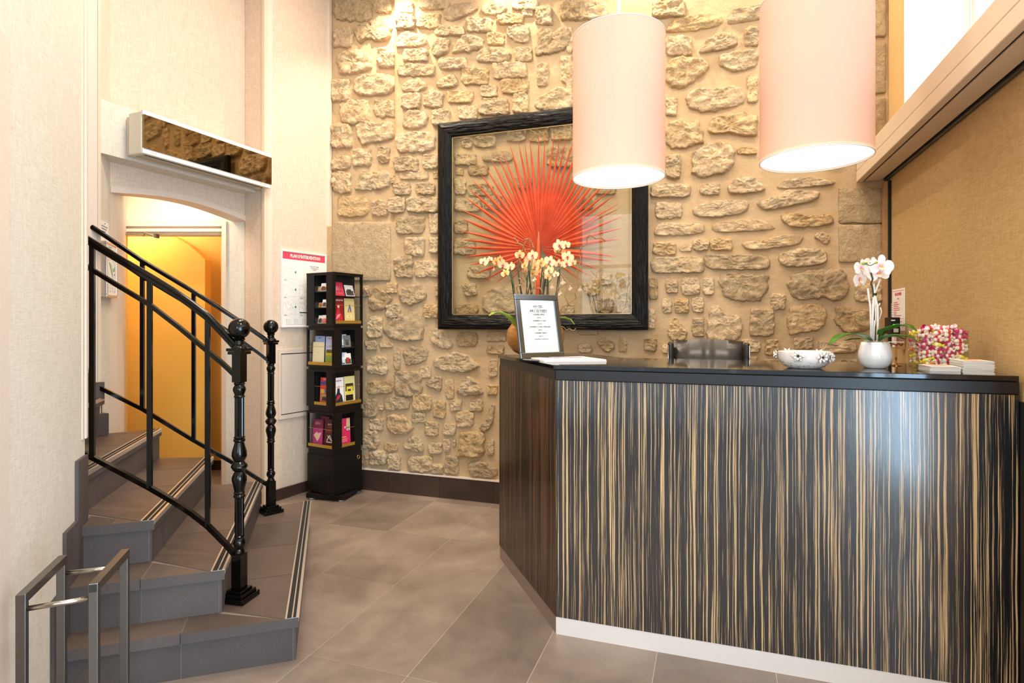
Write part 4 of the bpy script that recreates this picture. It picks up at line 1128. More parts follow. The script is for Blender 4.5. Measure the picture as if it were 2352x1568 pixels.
for a, b, z in ((HA, HC_, .563), (HB, HD, .553), (HA, HC_, .12), (HB, HD, .12)):
    m = MB().tube([Vector((a.x, a.y, z)), Vector((b.x, b.y, z))], .0068, 12); m.build('cross_rod', M['steel_lt'], us, smooth=True)
m = MB().prism([v2(HA), v2(HB), v2(HD), v2(HC_)], .024, .036); m.build('drip_tray', M['steel'], us)
# ------------------------------------------------------------------ reception desk
desk = thing('reception_desk', 'striped black and tan wooden reception desk with a black stone top', 'reception desk', (0.0, 2.7, 0))
FL = (-0.617, 2.373); LB = (-1.114, 3.041); RXX = 0.962
sd = Vector((LB[0]-FL[0], LB[1]-FL[1], 0)).normalized(); sn = Vector((-sd.y, sd.x, 0))      # sn points outward? checked below
if sn.dot(Vector((-1, -1, 0))) < 0: sn = -sn
def inner(p, e): return p
body = [(RXX, 2.393), (-.607, 2.393), (-1.092, 3.045), (-.70, 3.34), (-.44, 2.93), (RXX, 2.93)]
MB().prism(body, 0.0, 1.062).build('carcass', M['black'], desk)
# the front is three veneer sheets, the side one
x0 = FL[0]
MB().prism([(x0, 2.372), (0.962, 2.372), (0.962, 2.392), (x0+.015, 2.392)], .073, 1.062).build('front_panel', M['zebrano'], desk, bevel=0)
sp = MB(); a = Vector((FL[0]-.0015, FL[1]+.001, 0)); b = Vector((LB[0], LB[1], 0))
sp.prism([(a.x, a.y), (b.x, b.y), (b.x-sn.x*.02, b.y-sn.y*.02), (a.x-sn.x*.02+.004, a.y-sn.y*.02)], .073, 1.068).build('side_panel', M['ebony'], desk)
MB().prism([(x0, 2.374), (0.962, 2.374), (0.962, 2.392), (x0+.012, 2.392)], .0, .0725).build('plinth', M['plinth_metal'], desk)
MB().prism([(a.x+.002, a.y+.002), (b.x+.004, b.y-.0), (b.x-sn.x*.02, b.y-sn.y*.02), (a.x-sn.x*.02+.006, a.y-sn.y*.02)], 0, .0725).build('plinth', M['plinth_shaded'], desk)
fz = [(RXX, 2.366), (-.618, 2.366), (-1.110, 3.036), (-.70, 3.345), (-.43, 2.94), (RXX, 2.94)]
MB().prism(fz, 1.062, 1.108).build('frieze', M['frieze'], desk, bevel=.004)
tp = [(RXX-.004, 2.360), (-.624, 2.360), (-1.120, 3.036), (-.70, 3.355), (-.42, 2.97), (RXX-.004, 2.97)]
MB().prism(tp, 1.108, 1.126).build('worktop', M['granite'], desk, bevel=.002)
ZT = 1.126
MB().box((.9685, 2.17, .52), (.010, .44, 1.04)).build('shade_panel', M['black'], desk)  # black sheet added for the shade between desk end and wall
# ------------------------------------------------------------------ pendant lamps
def pendant(x, y, label):
    t = thing('pendant_lamp', label, 'pendant lamp', (x, y, 1.936), 0, 'cylinder pendant lamps over the desk')
    zb, zt, r = 1.936, 2.560, 0.200
    T = Matrix.Translation((x, y, 0))
    s_ = MB(); s_.lathe([(r, zb), (r, zt)], 72, T, cap=False); s_.build('lamp_shade', M['shade'], t, smooth=True)
    for z in (zb+.002, zt-.002): MB().tube([(x+math.cos(a)*r, y+math.sin(a)*r, z) for a in [2*PI*k/72 for k in range(73)]], .0022, 6, cap=False).build('rim', M['white'], t, smooth=True)
    d = MB(); d.lathe([(.0001, zb+.008), (r-.003, zb+.008)], 64, T, cap=False); d.lathe([(.0001, zb+.011), (r-.003, zb+.011)], 64, T, cap=False)
    d.build('diffuser', M['diffuser'], t)
    c = MB().lathe([(.0085, zt-.03), (.0085, 3.97)], 12, T); c.build('cord', M['white'], t, smooth=True)
    c = MB().lathe([(.055, 3.96), (.055, 3.995), (.05, 4.0)], 24, T); c.build('ceiling_rose', M['white'], t, smooth=True, ang=30)
    k = MB()
    for i in range(3):
        a = 2*PI*i/3; k.span((x, y, zt-.02), (x+math.cos(a)*r, y+math.sin(a)*r, zt-.02), .004, .004)
    k.lathe([(.02, zt-.12), (.02, zt-.02)], 16, T); k.build('lamp_holder', M['white'], t)
    bu = MB(); bu.sphere((x-.09, y-.03, zt-.22), .045, 16, 10, .06); bm = bu.build('bulb', M['diffuser'], t, smooth=True)
    l_ = lamp('bulb_light', 'POINT', (x-.09, y-.03, zt-.22), 1.0, (1.0, 0.55, 0.25), soft=0.05)
    return t
pendant(-0.389, 2.588, 'left cylindrical pale cloth pendant lamp hanging in front of the picture frame')
pendant(0.382, 2.541, 'right cylindrical pale cloth pendant lamp hanging by the beam, cut by the top edge')

# ------------------------------------------------------------------ framed palm leaf
fx0, fx1, fz0, fz1, fy = -1.903, -0.393, 1.255, 2.765, 3.872
pic = thing('framed_palm_leaf', 'large black square frame with a red dried palm leaf on the stone wall', 'framed leaf', ((fx0+fx1)/2, 3.92, fz0))
wv = .106
def mitre(name, q0, q1, i1, i0, ang):
    # outer edge q0-q1, inner edge i0-i1, a raised rounded moulding between
    mb = MB(); rows = [(0, fy+.045), (0, fy+.012), (.12, fy+.002), (.35, fy-.004), (.7, fy+.002), (.92, fy+.014), (1, fy+.022), (1, fy+.045)]
    vs = []
    for t_, y_ in rows:
        a = (q0[0]+(i0[0]-q0[0])*t_, q0[1]+(i0[1]-q0[1])*t_); b = (q1[0]+(i1[0]-q1[0])*t_, q1[1]+(i1[1]-q1[1])*t_)
        vs += [(a[0], y_, a[1]), (b[0], y_, b[1])]
    fs = [(2*i, 2*i+1, 2*i+3, 2*i+2) for i in range(len(rows)-1)]
    c = Vector(((q0[0]+q1[0])/2, fy, (q0[1]+q1[1])/2))
    # local frame runs along the member so the ripples follow it
    R_ = Matrix.Rotation(ang, 4, 'Y'); 
    me_v = [R_.inverted() @ (Vector(v_)-c) for v_ in vs]
    mb.add(me_v, fs); o = mb.build(name, M['carved'], pic, world=False, smooth=False)
    o.location = c-Vector(pic.location); o.rotation_euler = (0, ang, 0); return o
O = [(fx0, fz0), (fx1, fz0), (fx1, fz1), (fx0, fz1)]; I = [(fx0+wv, fz0+wv), (fx1-wv, fz0+wv), (fx1-wv, fz1-wv), (fx0+wv, fz1-wv)]
mitre('frame_rail', O[0], O[1], I[1], I[0], 0); mitre('frame_rail', O[3], O[2], I[2], I[3], 0)
mitre('frame_rail', O[0], O[3], I[3], I[0], -PI/2); mitre('frame_rail', O[1], O[2], I[2], I[1], -PI/2)
g = MB()
for a, b in ((I[0], I[1]), (I[1], I[2]), (I[2], I[3]), (I[3], I[0])): g.span((a[0], fy+.030, a[1]), (b[0], fy+.030, b[1]), .012, .006, (0, 1, 0))
g.build('inner_edge', M['frame_gold'], pic)
MB().box(((fx0+fx1)/2, fy+.028, (fz0+fz1)/2), (fx1-fx0-2*wv+.01, .003, fz1-fz0-2*wv+.01)).build('glass_pane', M['glass'], pic)
hx, hz = PALM_HUB; ly = fy+.036
leaf = thing('x', None, None, (0, 0, 0)); bpy.data.objects.remove(leaf)
tips = [(x/1000, z/1000) for x, z in PALM_TIPS]
angs = [math.atan2(z, x) for x, z in tips]
def unwrap(a): return a if a > -2.2 else a+2*PI     # order runs from lower left over the top to lower right
au = []
for (x, z) in tips:
    a = math.atan2(z, x); 
    if a < -PI/2-0.0: a += 2*PI
    au.append(a)
lm = MB()
fan = MB(); n = len(tips)
for i in range(n):
    a = au[i]; L = math.hypot(*tips[i])
    am = (a+au[i-1])/2 if i else a+.05; ap = (a+au[i+1])/2 if i < n-1 else a-.05
    am = min(am, a+.075); ap = max(ap, a-.075)
    if L < .52*1.0 and a > PI*0.5+1.9 or a < -0.35: L0 = L*0.30
    else: L0 = L*0.47
    def P_(ang, r, y): return (hx+math.cos(ang)*r, ly+y, hz+math.sin(ang)*r)
    vs = [P_(a, .012, 0), P_(am, L0*.5, .006), P_(a, L0*.5, -.007), P_(ap, L0*.5, .006), P_(am, L0, .008), P_(a, L0, -.010), P_(ap, L0, .008)]
    wq = 0.62; am2 = a+(am-a)*wq*L0/(L*.7); ap2 = a+(ap-a)*wq*L0/(L*.7)
    curl = random.uniform(-.012, .012)
    vs += [P_(am2, L*.7, .002), P_(a, L*.72, -.006), P_(ap2, L*.7, .002), P_(a+curl, L, 0)]
    fs = [(0, 2, 1), (0, 3, 2), (1, 2, 5, 4), (2, 3, 6, 5), (4, 5, 8, 7), (5, 6, 9, 8), (7, 8, 10), (8, 9, 10)]
    m = MB(); m.add(vs, fs); m.build('leaflet', M['leaflet_red'], pic)
m = MB(); m.tube([(hx, ly-.004, hz+.12), (hx-.001, ly-.005, hz+.02), (hx-.004, ly-.004, hz-.15), (hx-.008, ly-.004, hz-.44)], [.003, .012, .014, .014], 10); m.build('leaf_stalk', M['leaflet_red'], pic, smooth=True)

# ------------------------------------------------------------------ wall air conditioner
ac = thing('air_conditioner', 'slim wall air conditioner with dark mirrored front above the arched doorway', 'air conditioner', W(3.7, -1.95, 2.26))
aL = W(3.300, -2.085); aR = W(4.175, -1.725); ad = (aR-aL).normalized(); an_ = Vector((-ad.y, ad.x, 0)); an_ = an_ if an_.dot(aL) > 0 else -an_   # toward the wall
def slab(p, q, o0, o1, z0, z1, mb): return mb.prism([v2(p+an_*o0), v2(q+an_*o0), v2(q+an_*o1), v2(p+an_*o1)], z0, z1)
m = slab(aL, aR, .012, .12, 2.262, 2.502, MB()); m.build('body', M['ivory'], ac, bevel=.006)
m = slab(aL+ad*.02, aR-ad*.02, .12, .165, 2.27, 2.49, MB()); m.build('wall_bracket', M['cream_dark'], ac)
m = slab(aL, aR, 0, .02, 2.480, 2.507, MB()); m.build('top_trim', M['white'], ac, bevel=.003)
m = slab(aL, aR, 0, .02, 2.262, 2.292, MB()); lt = m.build('bottom_trim', M['white'], ac, bevel=.003)
m = slab(aL+ad*.004, aR+ad*.006, -.004, .014, 2.290, 2.482, MB()); m.build('mirror_front', M['mirror_dark'], ac)
m = slab(aL+ad*.03, aR-ad*.07, .03, .095, 2.2595, 2.262, MB()); fl_ = m.build('outlet_flap', M['vent_grey'], ac)
m = MB()
for o0, o1 in ((.027, .030), (.095, .098)): slab(aL+ad*.03, aR-ad*.07, o0, o1, 2.259, 2.263, m)
m.build('flap_gap', M['gap'], ac)
mt = frame_mtx((aL+ad*.075-an_*.0008)+Vector((0, 0, 2.277)), ad, (0, 0, 1))
textm = text('LG', .014, mt, M['vent_grey'], ac)
rg = MB(); c_ = aL+ad*.055-an_*.0005; rg.tube([c_+ad*math.cos(a)*.006+Vector((0, 0, 2.277+math.sin(a)*.006)) for a in [2*PI*k/16 for k in range(17)]], .0009, 5, cap=False); rg.build('emblem', M['vent_grey'], ac)
mt = frame_mtx((aR-ad*.07-an_*.0008)+Vector((0, 0, 2.277)), ad, (0, 0, 1)); text('ART COOL', .011, mt, M['vent_grey'], ac)
m = MB(); q = aR-ad*.045+an_*.04; m.lathe([(.008, 2.2588), (.008, 2.2625)], 12, Matrix.Translation((q.x, q.y, 0))); m.build('sensor', M['black'], ac)

# ------------------------------------------------------------------ printed sheets
class Sheet:                                 # flat print laid on a board; x right, y up, in metres
    def __init__(s, mtx): s.T = mtx; s.mb = MB(); s.k = 0
    def rect(s, x0, y0, x1, y1, mat):
        s.k += 1; z = .0004+.00012*(s.k % 6); s.mb.mat(mat).add([(x0, y0, z), (x1, y0, z), (x1, y1, z), (x0, y1, z)], [(0, 1, 2, 3)], s.T); return s
    def poly(s, pts, mat, z=.0016): s.mb.mat(mat).add([(x, y, z) for x, y in pts], [tuple(range(len(pts)))], s.T); return s
    def line(s, pts, w, mat, z=.0014):
        for (x0, y0), (x1, y1) in zip(pts, pts[1:]):
            L = math.hypot(x1-x0, y1-y0) or 1; nx_, ny_ = -(y1-y0)/L*w/2, (x1-x0)/L*w/2
            s.mb.mat(mat).add([(x0+nx_, y0+ny_, z), (x0-nx_, y0-ny_, z), (x1-nx_, y1-ny_, z), (x1+nx_, y1+ny_, z)], [(0, 1, 2, 3)], s.T)
        return s
    def text(s, t, x, y, size, mat, align='CENTER', sx=1.0, shear=0.0, bold=0.0):
        textmb(s.mb, t, size, s.T @ Matrix.Translation((x, y, .0018)), mat, align, sx, shear, bold); return s
    def done(s, name, parent): return s.mb.build(name, None, parent)
# fire-plan sign
S0 = W(4.312, -.3972*4.312); S1 = W(4.683, -.3197*4.683)
sl = (S1-S0).length; su = (S1-S0).normalized()
sg = thing('wall_sign', 'white framed fire plan with a red heading on the wall behind the brochure stand', 'sign', ((S0+S1)/2+Vector((0, 0, 1.268))))
ST = frame_mtx(S0+PN*.012+Vector((0, 0, 1.268)), su, (0, 0, 1)); SH = .577
fr = MB(); 
def lb(mb, T, x0, y0, x1, y1, z0, z1): return mb.add([(x0,y0,z0),(x1,y0,z0),(x1,y1,z0),(x0,y1,z0),(x0,y0,z1),(x1,y0,z1),(x1,y1,z1),(x0,y1,z1)], [(0,3,2,1),(4,5,6,7),(0,1,5,4),(2,3,7,6),(0,4,7,3),(1,2,6,5)], T)
for (a, b, c, d) in ((0, 0, sl, .011), (0, SH-.011, sl, SH), (0, .011, .011, SH-.011), (sl-.011, .011, sl, SH-.011)): lb(fr, ST, a, b, c, d, -.012, .006)
fr.build('frame', M['white'], sg, bevel=.002)
lb(MB(), ST, .01, .01, sl-.01, SH-.01, -.012, 0).build('sheet', M['paper'], sg)
sh = Sheet(ST); sh.rect(.014, SH-.066, sl-.014, SH-.014, M['red']).text("PLAN D'INTERVENTION", sl*.52, SH-.040, .034, M['white'], sx=.78, bold=.0012)
sh.text('HOTEL ARC ELYSEES', sl*.72, SH-.105, .0095, M['ink']).text('45 RUE DE WASHINGTON', sl*.72, SH-.119, .0065, M['ink']).text('75008 PARIS', sl*.72, SH-.130, .0065, M['ink'])
sh.text('BATIMENT : R+6 ERP', sl*.72, SH-.175, .0105, M['red']).text('Categorie : 5e', sl*.72, SH-.190, .008, M['red']).rect(sl*.58, SH-.205, sl*.62, SH-.199, pcol('2f9c4a'))
G1, G2, RD = pcol('3aa24e'), pcol('c8c2ba'), pcol('d8606a')
def plan(cx, cy, w, h, col, detail):
    P4 = [(cx-w/2, cy-h*.40), (cx-w/2, cy+h*.30), (cx-w*.15, cy+h*.30), (cx+w*.12, cy+h*.5), (cx+w*.32, cy+h*.30), (cx+w*.5, cy+h*.12), (cx+w*.5, cy-h*.5), (cx-w/2, cy-h*.46), (cx-w/2, cy-h*.40)]
    sh.line(P4, .0012, col)
    sh.line([(cx-w*.5, cy), (cx-w*.25, cy), (cx-w*.25, cy+h*.3)], .0009, col).line([(cx-w*.12, cy+h*.25), (cx+w*.18, cy-h*.08)], .0009, col).line([(cx, cy-h*.1), (cx+w*.18, cy+h*.05), (cx+w*.26, cy-h*.1), (cx+w*.1, cy-h*.24), (cx, cy-h*.1)], .0009, col).line([(cx+w*.1, cy-h*.24), (cx+w*.1, cy-h*.48)], .0009, col)
    rr = random.Random(int(cy*1e4)+3)
    for _ in range(detail):
        x = cx+rr.uniform(-.4, .4)*w; y = cy+rr.uniform(-.4, .3)*h; m_ = rr.choice([RD, G1, pcol('4a5a9a'), pcol('c8b23c')]); sh.rect(x, y, x+.004, y+.004, m_)
    sh.poly([(cx+w*.36, cy-h*.05), (cx+w*.5, cy-h*.10), (cx+w*.5, cy+h*.02), (cx+w*.42, cy+h*.07)], G1)
    sh.text('Niveau', cx-w*.33, cy-h*.56, .0065, M['ink']).line([(cx-w*.48, cy-h*.60), (cx-w*.12, cy-h*.60)], .0015, RD)
for k_, (c, r_, n_) in enumerate(((0, 0, 4), (0, 1, 4), (0, 2, 16), (1, 1, 8), (1, 2, 12))):
    plan(.077+c*.145, SH-.158-r_*.131, .118, .112, G2 if c == 0 else pcol('c09a5c'), n_)
sh.rect(.168, .110, .30, .117, M['gap'])
for i in range(4):
    for j in range(3): sh.rect(.045+i*.075, .030+j*.014, .050+i*.075, .035+j*.014, [pcol('c8b23c'), G1, RD, M['ink']][(i+j) % 4]).rect(.056+i*.075, .031+j*.014, .080+i*.075, .033+j*.014, G2)
sh.line([(.04, .022), (sl-.04, .022)], .0015, RD); sh.done('print', sg)
# evacuation plan and typed notice on the near reveal
ru = (IL-OL).normalized(); rn_ = Vector((ru.y, -ru.x, 0)); rn_ = rn_ if rn_.dot(OL) < 0 else -rn_
eb = W(3.262, -2.300); EH = .315
ev = thing('wall_sign', 'small evacuation plan in a silver frame on the reveal left of the arched doorway', 'sign', (eb.x, eb.y, 1.447))
ET = frame_mtx(eb+rn_*.030+Vector((0, 0, 1.447)), ru, (0, 0, 1)); EW = .205
f = MB(); 
for (a, b, c, d) in ((0, 0, EW, .016), (0, EH-.016, EW, EH), (0, .016, .016, EH-.016), (EW-.016, .016, EW, EH-.016)): lb(f, ET, a, b, c, d, -.03, .004)
f.build('frame', M['alu'], ev, bevel=.003)
lb(MB(), ET, .014, .014, EW-.014, EH-.014, -.02, 0).build('sheet', M['paper'], ev)
sh = Sheet(ET)
sh.text('EVACUATION', .035, EH-.030, .010, G1, 'LEFT').text('PLAN 2e ETAGE', .035, EH-.043, .008, G1, 'LEFT').line([(.05, .20), (.08, .165), (.12, .12)], .004, M['ink']).poly([(.05, .2), (.10, .19), (.12, .14), (.11, .12)], pcol('b8d8a8'), .0012)
sh.rect(.150, .235, .160, .27, G1).rect(.125, .15, .14, .17, G1).rect(.15, .155, .162, .18, G1).rect(.145, .13, .16, .14, pcol('4a5a9a'))
sh.rect(.02, .085, .085, .102, RD).rect(.085, .085, .135, .102, G1).rect(.135, .085, .185, .102, pcol('d8a83c'))
for i in range(4):
    for j in range(3): sh.rect(.03+i*.038, .03+j*.018, .038+i*.038, .040+j*.018, RD if (i+j) % 2 else G2)
sh.line([(.03, .21), (.09, .22), (.15, .20), (.17, .12), (.10, .11)], .001, M['ink']); sh.done('print', ev)
nb_ = W(3.262, -2.300); nt = thing('paper_notice', 'white typed paper notice taped above the small evacuation plan', 'notice', (nb_.x, nb_.y, 1.765))
T_ = frame_mtx(nb_+rn_*.002+Vector((0, 0, 1.765)), ru, (0, 0, 1)); lb(MB(), T_, 0, 0, .15, .115, -.001, .0003).build('sheet', M['paper'], nt)
sh = Sheet(T_); sh.text('AVIS', .075, .102, .008, M['ink'])
for i, s_ in enumerate(('Mesdames, Messieurs, pour votre', 'securite veuillez respecter les', 'consignes affichees dans', 'les couloirs', 'Merci de votre comprehension')): sh.text(s_, .012, .085-i*.015, .008, M['ink'], 'LEFT')
sh.done('print', nt)

# ------------------------------------------------------------------ right-wall paper, switch, card reader
def on_right(px): 
    u = (px-1176)/1342; d = RX/(-SY+CY*u); return CY*d+SY*u*d
y1 = on_right(2050.5); y0 = on_right(2079.5)
pn_ = thing('paper_notice', 'tall white price notice with red typing on the tan wall right of the white orchid', 'notice', (RX, (y0+y1)/2, 1.165))
T_ = frame_mtx((RX-.002, y1, 1.165), (0, -1, 0), (0, 0, 1)); PW = y1-y0; PH = .325
lb(MB(), T_, 0, 0, PW, PH, -.001, .0004).build('sheet', M['paper'], pn_)
sh = Sheet(T_)
sh.text('ARC ELYSEES', PW*.5, PH-.030, .020, M['red'], bold=.0006).text('HOTEL', PW*.5, PH-.055, .011, M['red']).line([(.01, PH-.012), (PW-.01, PH-.012)], .0015, M['red']).line([(.01, PH-.205), (PW-.01, PH-.205)], .0015, M['red']).line([(.01, PH-.165), (PW-.01, PH-.165)], .0015, M['red'])
rr = random.Random(3)
for i in range(8): sh.line([(.03, PH-.075-i*.0105), (.03+rr.uniform(.05, .15), PH-.075-i*.0105)], .0035, M['red'])
sh.text('TAXE DE SEJOUR INCLUSE', PW*.5, PH-.182, .011, M['red']).text('PETIT DEJEUNER', PW*.5, PH-.195, .009, M['red']).text('INFORMATIONS', PW*.5, PH-.222, .013, M['red'], bold=.0004)
for i in range(7): sh.line([(.03, PH-.24-i*.011), (.03+rr.uniform(.04, .14), PH-.24-i*.011)], .003, M['red'])
sh.done('print', pn_)
sw = thing('switch_label', 'narrow white printed label on the tan wall beside the corner strip', 'label', (RX, 3.855, 1.34))
MB().box((RX-.001, 3.855, 1.375), (.002, .03, .075)).build('plate', M['white'], sw); m = MB()
for i in range(5): m.box((RX-.0024, 3.855, 1.347+i*.014), (.0008, .018, .004))
m.build('print', M['ink'], sw)
cr = thing('card_reader', 'small black box with a green light mounted in the corner behind the white orchid', 'control box', (.93, 3.70, 1.25))
MB().box((.915, 3.62, 1.287), (.045, .11, .088)).build('housing', M['black'], cr, bevel=.003)
MB().box((.913, 3.5642, 1.288), (.016, .001, .014)).build('green_light', M['led'], cr); tag(cr.children[-1], 'lit green indicator')
MB().box((.905, 3.5642, 1.315), (.018, .001, .006)).build('print', M['white'], cr)
MB().box((.918, 3.5642, 1.262), (.022, .001, .020)).build('key_pad', M['vent_grey'], cr)
MB().box((.957, 3.63, 1.21), (.032, .03, .10)).build('wall_bracket', M['oak'], cr)
# ------------------------------------------------------------------ orchids
def PT(px, py, d): return W(d, (px-1176)/1342*d, EYE+(742-py)/1342*d)
def petal_fan(spec, cup=0.25):
    """petals as (angle, length, width) around the origin in local XZ, facing local -Y"""
    mb = MB()
    for (a, L, w) in spec:
        ca, sa = math.cos(a), math.sin(a); rows = [(0.03, .12, 0), (.25, .62, .06), (.5, .98, .16), (.75, .92, .20), (.93, .55, .16), (1.0, .12, .12)]
        vs = []
        for (t, ww, c) in rows:
            for k in (-1, 0, 1):
                x = t*L; y = k*ww*w/2; dep = -c*L*cup*(1.0 if k == 0 else .55)-(.0 if k == 0 else .02*L)
                vs.append((ca*x-sa*y, dep, sa*x+ca*y))
        fs = []
        for r in range(len(rows)-1):
            for k in range(2): fs.append((r*3+k, r*3+k+1, (r+1)*3+k+1, (r+1)*3+k))
        mb.add(vs, fs)
    return mb
PHAL = [(PI/2, 1, .62), (PI*1.20, .95, .58), (-PI*.20, .95, .58), (0.12, 1.02, 1.05), (PI-.12, 1.02, 1.05)]
def flower_proto(mat, lipmat, r, parent, loc, rot, wilt=False):
    spec = PHAL if not wilt else [(PI/2, .5, .3), (PI*1.25, 1, .4), (-PI*.25, 1, .4), (-PI*.5, 1.0, .4), (-PI*.62, .9, .35)]
    m = petal_fan([(a, L*r, w*r) for a, L, w in spec])
    f = m.build('flower', mat, parent, world=False, smooth=True)
    l_ = MB()
    l_.sphere((0, -.004, 0), r*.10, 8, 6).add([(-.12*r, -.10*r, -.02*r), (.12*r, -.10*r, -.02*r), (.26*r, -.22*r, -.22*r), (0, -.34*r, -.40*r), (-.26*r, -.22*r, -.22*r), (0, -.20*r, -.15*r)], [(0, 1, 5), (1, 2, 5), (2, 3, 5), (3, 4, 5), (4, 0, 5)])
    if not wilt: l_.build('lip', lipmat, f, world=False, smooth=True)
    place(f, parent, loc, rot); return f
def place(f, parent, loc, rot): f.location = Vector(loc)-Vector(parent.location); f.rotation_euler = rot
def clone(f, parent, loc, rot, s=1.0):
    c = f.copy(); COL.objects.link(c); c.parent = parent; place(c, parent, loc, rot); c.scale = (s, s, s)
    for ch in f.children: d = ch.copy(); COL.objects.link(d); d.parent = c
    return c
VX, VY = -.8825, 2.965
orc = thing('potted_orchid', 'large peach orchid with curly twigs in a round brown wooden vase behind the price card', 'potted plant', (VX, VY, ZT))
T = Matrix.Translation((VX, VY, ZT))
prof = [(.06, .0), (.075, .004), (.115, .025), (.145, .06), (.155, .10), (.148, .14), (.120, .178), (.080, .200), (.052, .208), (.048, .206), (.050, .19)]
MB().lathe(prof, 40, T, cap=True).build('vase', M['wood_vase'], orc, smooth=True)
zm = ZT+.20
rr = random.Random(11)
big = [(270,620,80,0),(390,570,55,0),(520,610,70,1),(600,560,60,1),(655,680,95,0),(810,720,92,0),(700,850,75,1),(990,480,85,1),(1250,490,100,0),(1195,600,105,0),(1090,690,70,1),(1300,720,75,1),(1250,850,70,1),(1390,850,90,1),(1420,640,85,1),(1590,610,105,0),(1580,800,100,0),(1770,660,80,0),(1780,290,110,0),(1915,290,85,0),(1740,390,65,1),(1950,520,110,0),(1930,650,95,0),(2060,640,70,0),(1715,870,60,0),(1560,930,60,1),(1870,430,50,1),(1480,680,70,1),(1100,790,60,1)]
wilted = [(475,740,60),(1850,1000,60),(1640,1090,55),(2000,1120,55),(2200,1140,70),(1800,1230,65),(1290,950,75)]
def ZP(x, y, d): return PT(1080+x/8.711, 530+y/8.711, d)
protos = {}
R0 = .027
for i, (x, y, r, c) in enumerate(big):
    d = 3.02+rr.uniform(-.06, .09); s = r*d/1342/8.711*1.18/R0
    rot = (rr.uniform(-.35, .2), rr.uniform(-.4, .4), YAW*.6+rr.uniform(-.6, .6))
    if c not in protos:
        protos[c] = flower_proto(M['petal_peach'] if c == 0 else M['petal_orange'], M['lip_magenta'], R0, orc, ZP(x, y, d), rot); protos[c].scale = (s, s, s)
    else: clone(protos[c], orc, ZP(x, y, d), rot, s)
wp = None
for i, (x, y, r) in enumerate(wilted):
    d = 3.05+rr.uniform(-.05, .05); rot = (rr.uniform(-.6, .2), rr.uniform(-.3, .3), rr.uniform(-1, 1))
    if wp is None: wp = flower_proto(M['dry_petal'], None, .020, orc, ZP(x, y, d), rot, True)
    else: clone(wp, orc, ZP(x, y, d), rot, 1.0)
for (x0, y0, x1, y1) in ((800,800,890,1400),(945,690,1020,1280),(1165,700,1220,1300),(1440,740,1390,1300),(1140,880,1130,1300),(1510,900,1440,1300),(1790,740,1710,1310),(1540,960,1540,1300)):
    d = 3.06; a = ZP(x0, y0, d); b = ZP(x1, y1, d-.02); e = Vector((VX+(b.x-VX)*.25, VY+(b.y-VY)*.25, ZT+.17))
    MB().tube([a, (a+b)/2, b, e], .0034, 6).build('support_stick', M['stick'], orc, smooth=True)
    b2 = b+Vector((.008, -.005, 0)); a2 = a+Vector((.004, -.004, .02)); mid_ = (a2+b2)/2+Vector((rr.uniform(-.012, .012), 0, 0))
    MB().tube([a2, mid_, b2, e], .0026, 6).build('stem', M['stem'], orc, smooth=True)
def arcs(pts, d, r, name='stem', mat=None):
    MB().tube([ZP(x, y, d) for x, y in pts], r, 6).build(name, mat or M['green_leaf'], orc, smooth=True)
arcs([(870,1150),(850,1030),(790,890),(760,830),(650,790),(520,700),(420,690),(370,640),(330,600)], 3.04, .0022)
arcs([(1510,1100),(1600,1000),(1680,850),(1780,760),(1900,690),(1960,600)], 3.04, .0022)
arcs([(1400,1000),(1500,800),(1600,700),(1690,520),(1780,420),(1850,340),(1900,300)], 3.05, .0022)
arcs([(1200,1100),(1190,900),(1230,700),(1240,560)], 3.05, .0022)
arcs([(1130,1000),(1060,800),(990,650),(960,540)], 3.05, .0020)
arcs([(1760,1200),(1790,1140),(1930,1060),(2110,1060),(2200,1050),(2290,1110),(2330,1110)], 3.04, .0022, 'stem', M['twig'])
tw = [([(870,140),(930,190),(960,250),(1060,290),(1070,340),(1030,400),(960,500),(1000,620),(1060,680),(1060,780),(1100,860),(1020,930),(1070,1010),(1000,1080),(920,1130),(950,1250),(910,1320),(950,1400),(1000,1600)], .0042),
      ([(1060,300),(1100,240),(1130,170),(1190,150),(1220,220),(1250,270),(1255,330),(1285,335)], .0026), ([(1070,330),(1040,200),(1150,150),(1185,210),(1190,290),(1220,330),(1200,360),(1110,380),(1080,340)], .0022),
      ([(1090,370),(1110,430),(1150,460)], .0026), ([(1250,370),(1280,410),(1330,430)], .002),
      ([(1200,1280),(1220,1200),(1280,1130),(1270,1060),(1290,1020),(1300,1150),(1390,1140),(1440,1200),(1440,1280)], .0040), ([(1150,1290),(1140,1150),(1060,1090),(1040,1000),(960,940)], .0028)]
for pts, r in tw: arcs(pts, 3.03, r, 'twig', M['twig'])
def YP(x, y, d): return PT(1080+x/4.356, 500+y/4.356, d)
for pts, r in (([(1350,235),(1310,195),(1260,210),(1220,180),(1190,170),(1168,200),(1165,265),(1105,295),(1095,370),(1112,430),(1080,490),(1070,600),(1070,680),(1045,760),(1062,805),(1010,830),(960,870),(925,890),(860,1000),(740,1090)], .0036),
               ([(905,555),(935,600),(960,650),(968,720),(948,790),(982,870),(955,940),(925,935),(860,1000),(720,1090)], .0028), ([(1040,895),(1005,920),(1010,965),(960,960),(900,975)], .0018), ([(1058,1105),(1035,1130),(990,1110),(960,1120),(930,1090),(850,1080)], .0024)):
    MB().tube([YP(x, y, 3.02) for x, y in pts], r, 6).build('twig', M['twig'], orc, smooth=True)
